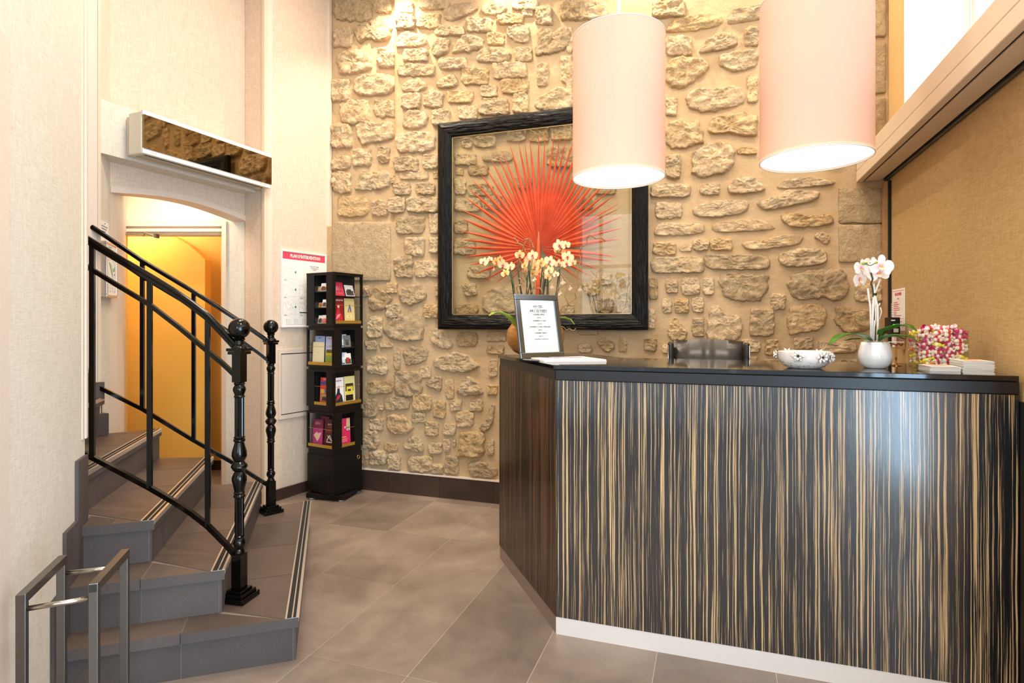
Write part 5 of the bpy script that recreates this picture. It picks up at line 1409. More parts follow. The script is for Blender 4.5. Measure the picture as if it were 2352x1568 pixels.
def leafm(pts, w, mat, parent, name='leaf', fold=.35):
    m = MB(); vs = []; n_ = len(pts)
    for i, p in enumerate(pts):
        t = i/(n_-1); ww = w*max(.05, math.sin(PI*min(1, (t*.9+.08)))**.7)
        d_ = (Vector(pts[min(i+1, n_-1)])-Vector(pts[max(i-1, 0)])).normalized(); sd_ = d_.cross(Vector((0, 0, 1))).normalized(); up = sd_.cross(d_).normalized()
        vs += [Vector(p)-sd_*ww/2+up*ww*fold*.3, Vector(p), Vector(p)+sd_*ww/2+up*ww*fold*.3]
    n0 = len(vs); vs += [v_-Vector((0, 0, .002)) for v_ in vs]
    fs = []
    for r in range(n_-1):
        for k in range(2):
            a = r*3+k; fs.append((a, a+1, a+4, a+3)); fs.append((n0+a, n0+a+3, n0+a+4, n0+a+1))
        fs.append((r*3, r*3+3, n0+r*3+3, n0+r*3)); fs.append((r*3+2, n0+r*3+2, n0+r*3+5, r*3+5))
    m.add(vs, fs); return m.build(name, mat, parent, smooth=True)
leafm([YP(470,1100,2.98), YP(430,1040,2.95), YP(370,985,2.92), YP(290,950,2.90), YP(235,950,2.88), YP(190,978,2.86)], .055, M['lime_leaf'], orc)
leafm([YP(480,1090,3.0), YP(450,1050,2.97), YP(400,1000,2.95), YP(350,975,2.93)], .05, M['green_leaf'], orc)
leafm([YP(640,1100,3.08), YP(800,1010,3.10), YP(930,1005,3.12), YP(1000,1020,3.12), YP(1042,1066,3.11)], .075, M['lime_leaf'], orc)
leafm([YP(600,1100,3.05), YP(560,1040,3.1), YP(560,1000,3.2)], .05, M['green_leaf'], orc)

# right orchid in its white pot
PX, PY = .601, 2.605
o2 = thing('potted_orchid', 'white orchid tied to white twigs in a glossy white pot beside the sweets', 'potted plant', (PX, PY, ZT))
T = Matrix.Translation((PX, PY, ZT))
MB().lathe([(.034, 0), (.040, .003), (.052, .018), (.0585, .042), (.0575, .062), (.051, .088), (.0475, .101), (.0445, .101), (.046, .09), (.040, .085)], 40, T).build('pot', M['white_gloss'], o2, smooth=True)
m = MB()
for i in range(60):
    a = rr.uniform(0, 2*PI); q = rr.uniform(0, .043); m.sphere((PX+math.cos(a)*q, PY+math.sin(a)*q, ZT+.092+rr.uniform(0, .010)), rr.uniform(.004, .008), 6, 4)
tag(m.build('moss', M['moss'], o2), kind='stuff')
D2 = 2.27
def QP(x, y, d=D2): return PT(1930+x/12.06, 570+y/12.06, d)
pr = flower_proto(M['petal_white'], M['lip_yellow'], .037, o2, QP(590, 560, 2.24), (-.05, .15, YAW+.25))
clone(pr, o2, QP(540, 860, 2.25), (.12, -.15, YAW+.4), 1.03); clone(pr, o2, QP(1125, 500, 2.23), (-.05, .1, YAW-.15), 1.22); clone(pr, o2, QP(1060, 690, 2.27), (.1, -.2, YAW-.3), 1.12); clone(pr, o2, QP(870, 450, 2.30), (-.2, .4, YAW), .9)
m = MB().tube([QP(930,1500), QP(915,1250), QP(890,1100), QP(850,980), QP(900,850), QP(850,680), QP(900,600), QP(850,490), QP(700,420)], .0028, 8); m.build('stem', M['stem'], o2, smooth=True)
m = MB().tube([PT(2010, 785, D2), QP(935,1500)], .0030, 8); m.build('stem', M['stem'], o2, smooth=True)
for x, y, r in ((640, 420, .0062), (1000, 395, .005), (730, 400, .003), (820, 400, .003)): MB().sphere(QP(x, y, 2.22), r, 10, 8).build('flower_bud', M['lime_leaf'], o2, smooth=True)
MB().tube([QP(640,430,2.22), QP(840,480,2.23), QP(1010,390,2.22)], .0014, 6).build('stem', M['stem'], o2, smooth=True)
for pts in ([(930,980),(945,1200),(900,1560),(0,0)], [(1110,860),(960,1230),(950,1300)], [(765,1110),(790,1350),(830,1568)]):
    pts = [p for p in pts if p != (0, 0)]; MB().tube([QP(x, y) for x, y in pts]+[PT(2003+rr.uniform(-8, 8), 786, D2)], .0034, 8).build('twig', M['twig_white'], o2, smooth=True)
def RPx(x, y, d=D2): return PT(1740+x/3.843, 560+y/3.843, d)
for pts, r in (([(1030,450),(1040,600),(1030,700),(1025,860)], .003), ([(1035,450),(1060,560),(1062,700),(1055,860)], .0034), ([(1030,350),(1025,520),(1015,860)], .003), ([(975,395),(990,540),(1010,690),(1015,860)], .0022), ([(1080,525),(1050,570),(1040,700),(1010,860)], .0026), ([(1085,560),(1095,600),(1075,665)], .0018)):
    MB().tube([RPx(x, y) for x, y in pts], r, 8).build('twig', M['twig_white'], o2, smooth=True)
MB().tube([RPx(1020, 445), RPx(1048, 445)], .006, 8).build('tie', M['stem'], o2)
leafm([RPx(1000,850), RPx(940,815,2.2), RPx(850,795,2.15), RPx(750,805,2.12), RPx(690,835,2.1), RPx(635,882,2.08)], .042, M['green_leaf'], o2)
leafm([RPx(1000,852,2.3), RPx(930,835,2.34), RPx(850,838,2.4), RPx(770,850,2.45)], .03, M['green_leaf'], o2)
leafm([RPx(1070,830,2.28), RPx(1110,765,2.25), RPx(1180,745,2.2), RPx(1270,715,2.17), RPx(1340,725,2.14), RPx(1405,768,2.12)], .05, M['green_leaf'], o2)
leafm([RPx(1080,850,2.25), RPx(1150,815,2.2), RPx(1240,805,2.15), RPx(1330,815,2.12), RPx(1425,865,2.10)], .045, M['green_leaf'], o2)
leafm([RPx(1075,850,2.3), RPx(1130,820,2.32), RPx(1200,815,2.35), RPx(1300,838,2.38)], .04, M['green_leaf'], o2)

# ------------------------------------------------------------------ price card in a metal frame
A_ = W(2.81, .041, ZT); B_ = W(2.95, .264, ZT); ux_ = (B_-A_).normalized(); bk = Vector((-ux_.y, ux_.x, 0)); bk = bk if bk.y > 0 else -bk
mf = thing('price_card_frame', 'white price list in a blue grey metal stand frame in front of the orchid vase', 'picture frame', (A_+B_)/2)
tilt = math.radians(11); uy_ = Vector((0, 0, math.cos(tilt)))+bk*math.sin(tilt); FT = frame_mtx(A_+Vector((0, 0, .001)), ux_, uy_)
FW_, FH = (B_-A_).length, .322
f = MB(); bw = .030
for (a, b, c, d) in ((0, 0, FW_, bw), (0, FH-bw, FW_, FH), (0, bw, bw, FH-bw), (FW_-bw, bw, FW_, FH-bw)): lb(f, FT, a, b, c, d, -.008, .006)
f.build('frame', M['frame_metal'], mf, bevel=.003)
lb(MB(), FT, bw-.002, bw-.002, FW_-bw+.002, FH-bw+.002, -.006, .001).build('sheet', M['paper'], mf)
lb(MB(), FT, bw-.002, bw-.002, FW_-bw+.002, FH-bw+.002, .0035, .0045).build('glass_pane', M['window_glass'], mf)
m = MB(); s0 = FT @ Vector((FW_/2, FH*.45, -.008)); s1 = Vector((s0.x, s0.y, ZT+.003))+bk*.055; m.span(s0, s1, .05, .004); m.build('easel_back', M['black'], mf)
sh = Sheet(FT @ Matrix.Translation((0, 0, .001))); cx_ = FW_/2
sh.text('HOTEL', cx_, FH-.062, .018, M['ink'], shear=.35).line([(cx_-.022, FH-.072), (cx_+.022, FH-.072)], .0008, M['ink'])
sh.text('ARC ELYSEES', cx_, FH-.084, .018, M['ink'], shear=.35).line([(cx_-.05, FH-.094), (cx_+.05, FH-.094)], .0008, M['ink'])
for i, s_ in enumerate(('CHAMBRE SIMPLE', '200 \u20ac', 'CHAMBRE DOUBLE', '220 \u20ac', 'CHAMBRE DOUBLE TWIN BED', '220 \u20ac', 'CHAMBRE TRIPLE', '260 \u20ac', 'CHAMBRE FAMILIALE')): sh.text(s_, cx_, FH-.103-i*.0155, .0095, M['ink'] if i < 8 else M['pale_ink'], shear=.35)
sh.done('print', mf)
# newspaper
nf = [W(2.60, .141), W(2.635, .427), W(2.90, .350), W(2.775, .088)]
npz = thing('newspaper', 'folded newspaper lying flat on the desk in front of the price card', 'newspaper', (sum((p for p in nf), Vector())/4)+Vector((0, 0, ZT)))
def inq(u, v, q=nf): return (q[0]*(1-u)+q[1]*u)*(1-v)+(q[3]*(1-u)+q[2]*u)*v
for k in range(4):
    e = .004*k; q = [inq(e*.6, 0), inq(1-e*.5, e*.3), inq(1-e, 1-e*.5), inq(e, 1)]
    MB().prism([v2(p) for p in q], ZT+.0004+k*.0026, ZT+.0026+k*.0026).build('folded_page', M['paper'], npz)
p_u = (nf[1]-nf[0]).normalized(); p_v = (nf[3]-nf[0]).normalized()
sh = Sheet(frame_mtx(nf[0]+Vector((0, 0, ZT+.0108)), p_u, (-p_u.y, p_u.x, 0)))
sh.rect(.02, .165, .22, .195, pcol('6a6ab0')).text('LE JOURNAL', .12, .18, .022, M['white'], bold=.0005).rect(.12, .150, .25, .160, pcol('a89a94')).rect(.03, .10, .10, .145, pcol('cfc4bc'))
for i in range(7): sh.line([(.11, .14-i*.012), (.25, .14-i*.012)], .003, pcol('c8b8b0'))
sh.rect(.14, .125, .17, .13, M['red']); sh.done('print', npz)
# patterned leaflet under the frame's left foot
lf0 = [W(2.66, .045), W(2.60, .115), W(2.72, .13), W(2.78, .075)]
lfp = MB().mat(M['black']).prism([v2(p) for p in lf0], ZT+.0003, ZT+.006)
for i in range(5):
    t = (i+.5)/5; c_ = lf0[0].lerp(lf0[1], t)*.5+lf0[3].lerp(lf0[2], t)*.5; lfp.mat(pcol('b0a8a4')).box((c_.x, c_.y, ZT+.0068), (.007, .045, .0012), 1.0+i)
tag(lfp.build('folded_card', None), 'small black and grey patterned card at the left foot of the price frame', 'card')

# ------------------------------------------------------------------ ceramic bowl with flowers
bx_, by_ = .341, 2.516
bowl = thing('ceramic_bowl', 'white ceramic bowl with modelled flowers on its rim left of the white orchid', 'bowl', (bx_, by_, ZT))
MB().lathe([(.045, 0), (.060, .002), (.082, .018), (.092, .038), (.094, .064), (.088, .066), (.085, .045), (.07, .012), (.001, .008)], 40, Matrix.Translation((bx_, by_, ZT)), cap=False).build('bowl_body', M['white_clay'], bowl, smooth=True, ang=60)
hole = MB()
for k in range(150):
    a = rr.uniform(0, 2*PI); z = rr.uniform(.006, .026); r_ = .064+.024*((z-.002)/.024)**.8-.0005; hole.sphere((bx_+math.cos(a)*r_, by_+math.sin(a)*r_, ZT+z), .0011, 5, 4)
hole.build('pierced_dot', M['gap'], bowl); tag(bowl.children[-1], kind='stuff')
for a, zz_, s_ in ((-1.92, .050, 1.0), (-1.05, .046, 1.1), (-.62, .045, .95), (2.95, .050, .8), (.9, .05, 1.0), (2.1, .052, 1.0)):
    c_ = Vector((bx_+math.cos(a)*.094, by_+math.sin(a)*.094, ZT+zz_))
    for ring_, L_ in ((0, .026), (1, .018)):
        fm = MB()
        for k in range(6):
            t = 2*PI*k/6+ring_*.5; d_ = Vector((-math.sin(a)*math.cos(t), math.cos(a)*math.cos(t), math.sin(t))); o_ = Vector((math.cos(a), math.sin(a), 0))
            e_ = c_+d_*L_*s_+o_*(.010+.006*ring_); mdl = c_+d_*L_*.55*s_+o_*(.006+.008*ring_); sd_ = d_.cross(o_)*.0072*s_
            b0 = c_+o_*.001
            fm.add([b0, mdl+sd_, e_, mdl-sd_, mdl+o_*.003, mdl-o_*.003], [(0, 1, 4), (1, 2, 4), (2, 3, 4), (3, 0, 4), (0, 5, 1), (1, 5, 2), (2, 5, 3), (3, 5, 0)])
        fm.build('clay_flower', M['white_clay'], bowl, smooth=True)
for i, (dx, dy) in enumerate(((-.01, .01), (.035, -.02), (.0, -.04))):
    m = MB().mat(M['paper']).box((bx_+dx, by_+dy, ZT+.050+i*.004), (.07, .045, .0006), .3*i, ).mat(M['red']).box((bx_+dx+.01, by_+dy-.010, ZT+.0508+i*.004), (.025, .010, .0004), .3*i)
    tag(m.build('business_card', None), 'white card with red print lying in the flowered ceramic bowl', 'card', 'cards in the flowered bowl')
m = MB()  # cards rest on a small heap of moss-free packing inside the bowl
m.box((bx_, by_, ZT+.028), (.06, .04, .040), .2); m.build('inner_block', M['white_clay'], bowl)

# ------------------------------------------------------------------ sweets jar
jx0, jx1, jy0, jy1, jh = .743, .888, 2.56, 2.715, .147
jar = thing('glass_jar', 'square clear glass jar full of wrapped sweets at the right end of the desk', 'jar', ((jx0+jx1)/2, (jy0+jy1)/2, ZT))
t_ = .005
for (c_, s_) in ((((jx0+jx1)/2, jy0, ZT+jh/2), (jx1-jx0, t_, jh)), (((jx0+jx1)/2, jy1, ZT+jh/2), (jx1-jx0, t_, jh)), ((jx0, (jy0+jy1)/2, ZT+jh/2), (t_, jy1-jy0-t_, jh)), ((jx1, (jy0+jy1)/2, ZT+jh/2), (t_, jy1-jy0-t_, jh)), (((jx0+jx1)/2, (jy0+jy1)/2, ZT+.006), (jx1-jx0, jy1-jy0, .010))):
    MB().box(c_, s_).build('glass_wall', M['jar_glass'], jar)
wrap = [('white', 'f6e4e0', 'd83a4a', 'white wrapped sweet with red print in the square glass jar'), ('magenta', 'c02468', 'f0c8d8', 'magenta wrapped sweet in the square glass jar'), ('orange', 'f08a30', 'f8e8d0', 'orange wrapped sweet in the square glass jar'), ('yellow', 'f0dc30', 'f8f0c0', 'yellow wrapped sweet in the square glass jar')]
sp_ = []
for nm, c0, c1, lb_ in wrap:
    m = MB().mat(pcol(c0)); m.lathe([(.003, -.0125), (.0062, -.009), (.0068, 0), (.0062, .009), (.003, .0125)], 8, Matrix.Rotation(PI/2, 4, 'Y'))
    m.mat(pcol(c1)).lathe([(.0070, -.0035), (.0071, .0035)], 8, Matrix.Rotation(PI/2, 4, 'Y'), cap=False)
    m.mat(pcol('f4d4ce' if nm == 'white' else c0))
    for s_ in (-1, 1): m.lathe([(.002, .012), (.0065, .019)], 7, Matrix.Rotation(PI/2*s_, 4, 'Y'), cap=False)
    m.mat(pcol('3a9a4a' if nm in ('white', 'magenta') else c1)).box((.003, -.0062, .0035), (.003, .002, .003))
    m.v = [v_*1.25 for v_ in m.v]; o = m.build('wrapped_sweet', None, None, origin=(0, 0, 0)); tag(o, lb_, 'sweet', nm+' sweets in the square jar'); sp_.append([o, False])
lay = 0
for k in range(10):
    z = ZT+.021+k*.0150
    nxx, nyy = (4, 4) if k < 8 else ((4, 4) if k == 8 else (3, 3))
    for i in range(nxx):
        for j in range(nyy):
            edge = i in (0, nxx-1) or j in (0, nyy-1)
            if k < 7 and not edge: continue
            c = rr.choices([0, 1, 2, 3], [.5, .22, .16, .12])[0]
            sx_ = .104 if k < 9 else .07; sy_ = .114 if k < 9 else .075
            x = (jx0+jx1)/2-sx_/2+sx_*i/(nxx-1)+rr.uniform(-.003, .003); y = (jy0+jy1)/2-sy_/2+sy_*j/(nyy-1)+rr.uniform(-.003, .003)
            src = sp_[c]
            if src[1]: o = src[0].copy(); COL.objects.link(o)
            else: o = src[0]; src[1] = True
            al = rr.choice([0, PI/2]) if edge else rr.uniform(0, PI)
            if i in (0, nxx-1) and k < 8: al = PI/2
            if j in (0, nyy-1) and k < 8: al = 0
            o.location = (x, y, z+rr.uniform(-.002, .002)); o.rotation_euler = (rr.uniform(0, 6), rr.uniform(-.4, .4), al+rr.uniform(-.35, .35))
for o, used in sp_:
    if not used: bpy.data.objects.remove(o)
# ------------------------------------------------------------------ stacks of leaflets
def stack(x0, y0, n_, label, group):
    first = None
    for k in range(n_):
        if first is None:
            m = MB().mat(pcol('dcd6ce')).box((0, 0, 0), (.090, .122, .0015)).mat(pcol('8a96a4')).box((0, 0, -.0009), (.0895, .1215, .0003))
            o = m.build('leaflet', None, None, origin=(0, 0, 0)); tag(o, label, 'leaflet', group); first = o
        else: o = first.copy(); COL.objects.link(o)
        o.location = (x0+.045+rr.uniform(-.002, .002), y0+.061+rr.uniform(-.002, .002), ZT+.0012+k*.0021); o.rotation_euler = (0, 0, rr.uniform(-.02, .02))
stack(.7205, 2.40, 10, 'small white leaflet in the lower left stack before the sweets jar', 'leaflets in the lower stack')
stack(.8165, 2.40, 20, 'small white leaflet in the taller right stack at the desk corner', 'leaflets in the taller stack')
m = MB().mat(M['paper']).box((.7655, 2.461, ZT+.0228), (.089, .121, .0012), .02).mat(pcol('e0c8a8')).box((.7655, 2.461, ZT+.0236), (.06, .09, .0004), .02); tag(m.build('leaflet', None), 'top leaflet with a tan picture on the lower stack', 'leaflet')
m = MB().mat(M['paper']).box((.8615, 2.461, ZT+.0438), (.089, .121, .0012), -.02).mat(pcol('e8b488')).box((.8615, 2.461, ZT+.0446), (.06, .09, .0004), -.02); tag(m.build('leaflet', None), 'top leaflet with an orange picture on the taller stack', 'leaflet')
# ------------------------------------------------------------------ brass stand
cs = thing('card_stand', 'small aged brass stand with a scrolled cross bar between the orchid pot and the jar', 'stand', (.712, 2.765, ZT))
MB().lathe([(.018, 0), (.018, .003), (.006, .006), (.0035, .01), (.003, .03), (.0045, .033), (.003, .037), (.003, .086)], 16, Matrix.Translation((.712, 2.765, ZT))).build('column', M['brass'], cs, smooth=True, ang=40)
m = MB().tube([(.688, 2.765, ZT+.090), (.694, 2.765, ZT+.084), (.702, 2.765, ZT+.090), (.712, 2.765, ZT+.085), (.722, 2.765, ZT+.090), (.730, 2.765, ZT+.084), (.736, 2.765, ZT+.090)], .0036, 8); m.build('scroll_bar', M['brass'], cs, smooth=True)
MB().box((.712, 2.765, ZT+.097), (.052, .02, .0035)).build('card', M['paper'], cs)

# ------------------------------------------------------------------ desk chair
chx, chy = -.02, 3.40
ch = thing('office_chair', 'black leather office chair with its backrest showing above the desk top', 'office chair', (chx, chy-.15, 0))
b = MB(); vs = []; fs = []; nxx, nzz = 17, 14
for j in range(nzz):
    t = j/(nzz-1); z = .60+t*.605; y = chy+.03*math.sin(t*PI)+.02+ (.085*(max(0, t-.72)/.28)**2)
    for i in range(nxx):
        s_ = i/(nxx-1)*2-1; pad = .030*(1-abs(s_)**6)*(1-.15*math.cos(6*PI*t)); groove = .010*math.exp(-(s_*24)**2)+.004*math.exp(-((abs(s_)-.75)*30)**2)
        vs.append((chx+s_*.185, y-pad+groove+abs(s_)**2*-.010, z+(.006*math.cos(s_*3) if j == nzz-1 else 0)))
n_ = len(vs); vs += [(v_[0], max(chy+.075, v_[1]+.012), v_[2]) for v_ in vs]
for j in range(nzz-1):
    for i in range(nxx-1): a = j*nxx+i; fs.append((a, a+1, a+nxx+1, a+nxx)); fs.append((n_+a, n_+a+nxx, n_+a+nxx+1, n_+a+1))
for i in range(nxx-1): fs.append((i, n_+i, n_+i+1, i+1)); a = (nzz-1)*nxx+i; fs.append((a, a+1, n_+a+1, n_+a))
for j in range(nzz-1): a = j*nxx; fs.append((a, a+nxx, n_+a+nxx, n_+a)); a = j*nxx+nxx-1; fs.append((a, n_+a, n_+a+nxx, a+nxx))
b.add(vs, fs); b.build('backrest', M['leather'], ch, smooth=True, ang=50)
for s_ in (-1, 1):
    m = MB().box((chx+s_*.200, chy+.035, .900), (.032, .055, .585)); m.build('side_bolster', M['leather'], ch, bevel=.010)
    m = MB().tube([(chx+s_*.2135, chy+.012, .62), (chx+s_*.2135, chy+.012, 1.175), (chx+s_*.206, chy+.02, 1.196)], .0032, 8); m.build('chrome_piping', M['chrome'], ch, smooth=True)
    m = MB().tube([(chx+s_*.20, chy, .68), (chx+s_*.26, chy-.10, .70), (chx+s_*.26, chy-.32, .70), (chx+s_*.24, chy-.36, .50)], .016, 10); m.build('armrest', M['chrome'], ch, smooth=True)
MB().box((chx, chy-.18, .49), (.46, .42, .09)).build('seat', M['leather'], ch, bevel=.03)
MB().box((chx, chy+.03, .56), (.10, .02, .16)).build('back_bracket', M['black'], ch)
MB().lathe([(.025, .10), (.025, .44)], 16, Matrix.Translation((chx, chy-.18, 0))).build('gas_column', M['chrome'], ch, smooth=True, ang=40)
for k in range(5):
    a = 2*PI*k/5+.3; e_ = Vector((chx+math.cos(a)*.24, chy-.18+math.sin(a)*.24, .07))
    MB().span((chx, chy-.18, .10), e_, .035, .022).build('leg', M['chrome'], ch); MB().sphere((e_.x, e_.y, .028), .028, 12, 8).build('castor', M['black'], ch, smooth=True)

# ------------------------------------------------------------------ rotating brochure stand
Mc = W(4.225, -1.289); e1 = (W(4.37, -1.534)-Mc).normalized(); e2 = Vector((-e1.y, e1.x, 0)); e2 = e2 if e2.dot(W(1, 0)) > 0 else -e2
S_ = .288
ctr = Mc+e1*S_/2+e2*S_/2
bs = thing('brochure_stand', 'tall black revolving brochure stand in the corner between stone wall and fire plan', 'brochure stand', (ctr.x, ctr.y, 0))
def qd(u, v): return Mc+e1*u+e2*v
def sq(e, z0, z1, mb): return mb.prism([v2(qd(-e, -e)), v2(qd(S_+e, -e)), v2(qd(S_+e, S_+e)), v2(qd(-e, S_+e))], z0, z1)
b_ang = math.atan2(e1.y, e1.x)
m = MB(); m.box((ctr.x, ctr.y, .030), (.30, .30, .035), b_ang+math.radians(17)).box((ctr.x, ctr.y, .013), (.27, .27, .008), b_ang+math.radians(17)); m.build('base_plate', M['black'], bs, bevel=.003)
m = MB(); 
for s1 in (-1, 1):
    for s2 in (-1, 1): q = ctr+Matrix.Rotation(math.radians(17), 4, 'Z') @ (e1*.12*s1+e2*.12*s2); m.lathe([(.018, 0), (.018, .010)], 12, Matrix.Translation((q.x, q.y, 0)))
m.build('foot', M['vent_grey'], bs)
m = MB(); m.lathe([(.09, .045), (.09, .056)], 24, Matrix.Translation((ctr.x, ctr.y, 0))); m.build('swivel_ring', M['steel'], bs)
cab = MB(); sq(-.004, .062, .330, cab); cab.build('cupboard', M['black'], bs, bevel=.002)
m = MB(); sq(.002, .054, .062, m); m.build('board', M['black'], bs, bevel=.001)
q = qd(-.0055+.004, .235)-e1*.006; ringm = MB(); an3 = Matrix(((e2.x, 0, -e1.x, q.x), (e2.y, 0, -e1.y, q.y), (0, 1, 0, .288), (0, 0, 0, 1)))
ringm.lathe([(.0085, -.003), (.0165, -.003), (.0175, .001), (.0150, .004), (.0105, .004), (.0085, .0)], 24, an3, cap=False); ringm.build('finger_ring', M['brass'], bs, smooth=True)
# faces: 'L' lies along e1 (outward -e2), 'R' lies along e2 (outward -e1)
units = [(1.281, 1.668, ('N', 3), ('W', 2)), (.976, 1.265, ('W', 1), ('N', 2)), (.683, .958, ('N', 1), ('W', 1)), (.371, .648, ('W', 1), ('N', 1))]
def face(side, u, dep, z):                   # u along the face from the near corner, dep inwards
    return (qd(u, dep) if side == 'L' else qd(dep, u))+Vector((0, 0, z))
def fbox(mb, side, u0, u1, d0, d1, z0, z1):
    ps = [face(side, u0, d0, 0), face(side, u1, d0, 0), face(side, u1, d1, 0), face(side, u0, d1, 0)]
    return mb.prism([v2(p) for p in ps], z0, z1)
brs = []
prev = .330
for (z0, z1, fl, fr_) in reversed(units):
    m = MB(); sq(-.010, prev, z0-.0005, m); m.build('neck', M['black'], bs); prev = z1
    m = MB(); sq(.001, z0, z0+.016, m); m.build('board', M['black'], bs, bevel=.001)
    m = MB(); sq(.001, z1-.016, z1, m); m.build('board', M['black'], bs, bevel=.001)
    zi0, zi1 = z0+.016, z1-.016
    m = MB(); m.prism([v2(qd(.085, .085)), v2(qd(S_-.002, .085)), v2(qd(S_-.002, S_-.002)), v2(qd(.085, S_-.002))], zi0, zi1); m.build('core', M['blackin'], bs)
    for side, (kind, n_) in (('L', fl), ('R', fr_)):
        if kind == 'N': u0, u1 = .078, .205
        else: u0, u1 = .018, .270
        fbox(MB(), side, .0012 if side == 'L' else .0, u0, .0, .012 if u0 < .03 else .014, zi0, zi1).build('upright', M['black'], bs)
        fbox(MB(), side, u1, S_, .0, .014, zi0, zi1).build('upright', M['black'], bs)
        if kind == 'N':
            fbox(MB(), side, u0-.006, u0, .014, .085, zi0, zi1).build('upright', M['blackin'], bs); fbox(MB(), side, u1, u1+.006, .014, .085, zi0, zi1).build('upright', M['blackin'], bs)
        hh = (zi1-zi0)/n_
        if n_ == 2 and kind == 'W': lv = [zi0, zi0+.205]
        else: lv = [zi0+hh*k for k in range(n_)]
        for k, zl in enumerate(lv):
            if k: fbox(MB(), side, u0, u1, .004, .085, zl-.006, zl).build('shelf', M['blackin'], bs)
        if n_ == 1 or (kind == 'W' and n_ == 2):
            fbox(MB(), side, u0, u1, -.001, .004, zi0, zi0+.022).build('gold_lip', M['gold'], bs)
            a = face(side, u0, .004, zi0+.135); b2_ = face(side, u1, .004, zi0+.135); MB().tube([a, b2_], .0014, 6).build('retaining_wire', M['gold'], bs)
        else:
            for zl in lv: fbox(MB(), side, u0+.004, u1-.002, .004, .0052, zl, zl+.04).build('clear_holder', M['jar_glass'], bs)
        brs.append((side, kind, n_, lv, u0, u1))
tp_ = MB(); sq(.002, 1.668, 1.672, tp_); tp_.build('board', M['black'], bs)
def brochure(side, u, z, w, h, dep, lean, skew, cover, label, art, thick=.005):
    a = face(side, u, dep, z); dirn = (e1 if side == 'L' else e2); inn = (e2 if side == 'L' else e1)
    # viewed from outside, the face's left end is the far end on L and the near end on R
    if side == 'L': ux_ = -dirn; a = face(side, u+w, dep, z)
    else: ux_ = dirn
    up = (Vector((0, 0, 1))*math.cos(lean)+inn*math.sin(lean)); up = up+ux_*math.tan(skew)
    T_ = frame_mtx(a, ux_, up)
    # keep handedness so that the local z axis leaves the stand
    m = MB().mat(pcol(cover)); lb(m, T_, 0, 0, w, h, -thick, 0); s_ = Sheet(T_); s_.mb = m; art(s_, w, h)
    o = m.build('brochure', None); tag(o, label, 'brochure', None); return o
def A_band(c1, c2=None, t=None, tc=None, ts=.014, ty=.88):
    def f(s, w, h):
        s.rect(w*.06, h*.06, w*.94, h*.5, pcol(c1))
        if c2: s.rect(w*.2, h*.15, w*.7, h*.62, pcol(c2))
        if t: s.text(t, w*.5, h*ty, ts, tc or M['white'], sx=.8)
    return f
def A_fig(body, face_, acc, t, ts, tc=None, ty=.88):
    def f(s, w, h):
        s.poly([(w*.1, h*.04), (w*.9, h*.04), (w*.8, h*.3), (w*.62, h*.42), (w*.6, h*.6), (w*.42, h*.6), (w*.35, h*.42), (w*.15, h*.25)], pcol(body)).poly([(w*.45, h*.58), (w*.6, h*.58), (w*.62, h*.66), (w*.5, h*.70), (w*.42, h*.65)], pcol(face_), .0019).poly([(w*.2, h*.1), (w*.55, h*.2), (w*.7, h*.34), (w*.4, h*.30)], pcol(acc), .0020)
        if t: s.text(t, w*.5, h*ty, ts, tc or M['white'], sx=.8, bold=.0003)
    return f
def A_lines(c, n_=4, y0=.6, t=None, ts=.01):
    def f(s, w, h):
        for i in range(n_): s.line([(w*.15, h*(y0-.06*i)), (w*(.5+.3*((i*7) % 3)/3), h*(y0-.06*i))], .0025, pcol(c))
        s.line([(w*.4, h*.2), (w*.9, h*.2), (w*.9, h*.5), (w*.4, h*.5), (w*.4, h*.2)], .002, pcol(c))
        if t: s.text(t, w*.5, h*.85, ts, pcol(c), sx=.8)
    return f
u1z, u2z, u3z, u4z = units[0][0]+.016, units[1][0]+.016, units[2][0]+.016, units[3][0]+.016
hh1 = (1.668-.016-u1z)/3; hh2 = (1.265-.016-u2z)/2
brochure('R', .020, u1z+.207, .135, .108, .05, .30, .0, 'd8344c', 'wide red booklet on the upper shelf of the stand\'s top section', A_lines('f4b8b8', 6, .7))
brochure('R', .165, u1z+.207, .085, .088, .045, .30, -.22, 'f2ece6', 'small white card with a dark picture beside the wide red booklet', A_band('5a4a48', '3a3c44'))
brochure('R', .022, u1z+.010, .105, .185, .030, .06, .02, '8a1420', 'red dance show brochure in the top section of the stand', A_fig('c42430', 'e8c8a8', 'e88890', 'MOULIN ROUGE', .016))
brochure('R', .140, u1z+.010, .100, .180, .034, .05, .04, 'e0cc88', 'tan tourist brochure with a small blue and red tower drawing', (lambda s, w, h: s.poly([(w*.3, h*.45), (w*.4, h*.45), (w*.5, h*.62), (w*.55, h*.45), (w*.68, h*.45), (w*.52, h*.78)], pcol('4a5a9a')).rect(w*.25, h*.42, w*.75, h*.44, pcol('d8604a')).rect(w*.2, h*.2, w*.7, h*.3, pcol('f0e8a8')).text('Paris', w*.45, h*.25, .014, pcol('b87a2a'))))
brochure('L', .090, u1z+.002+hh1*2, .062, .060, .010, .20, -.35, 'f0ece8', 'small white card with a brown photo in the top small pocket', A_band('8a4a2c', '6a3420'), .003)
brochure('L', .130, u1z+.002+hh1*2, .06, .038, .018, .20, .1, 'a89c70', 'olive card lying behind the clear top pocket', A_lines('d8d0a8', 3), .003)
brochure('L', .082, u1z+.002+hh1, .055, .058, .010, .2, .30, 'f2eeea', 'white card leaning in the middle small pocket', A_band('c86a48', '4a4038'), .003)
brochure('L', .125, u1z+.002+hh1, .06, .036, .020, .2, -.6, 'c87a40', 'orange brown card in the middle small pocket', A_band('e0a060', '8a5428'), .003)
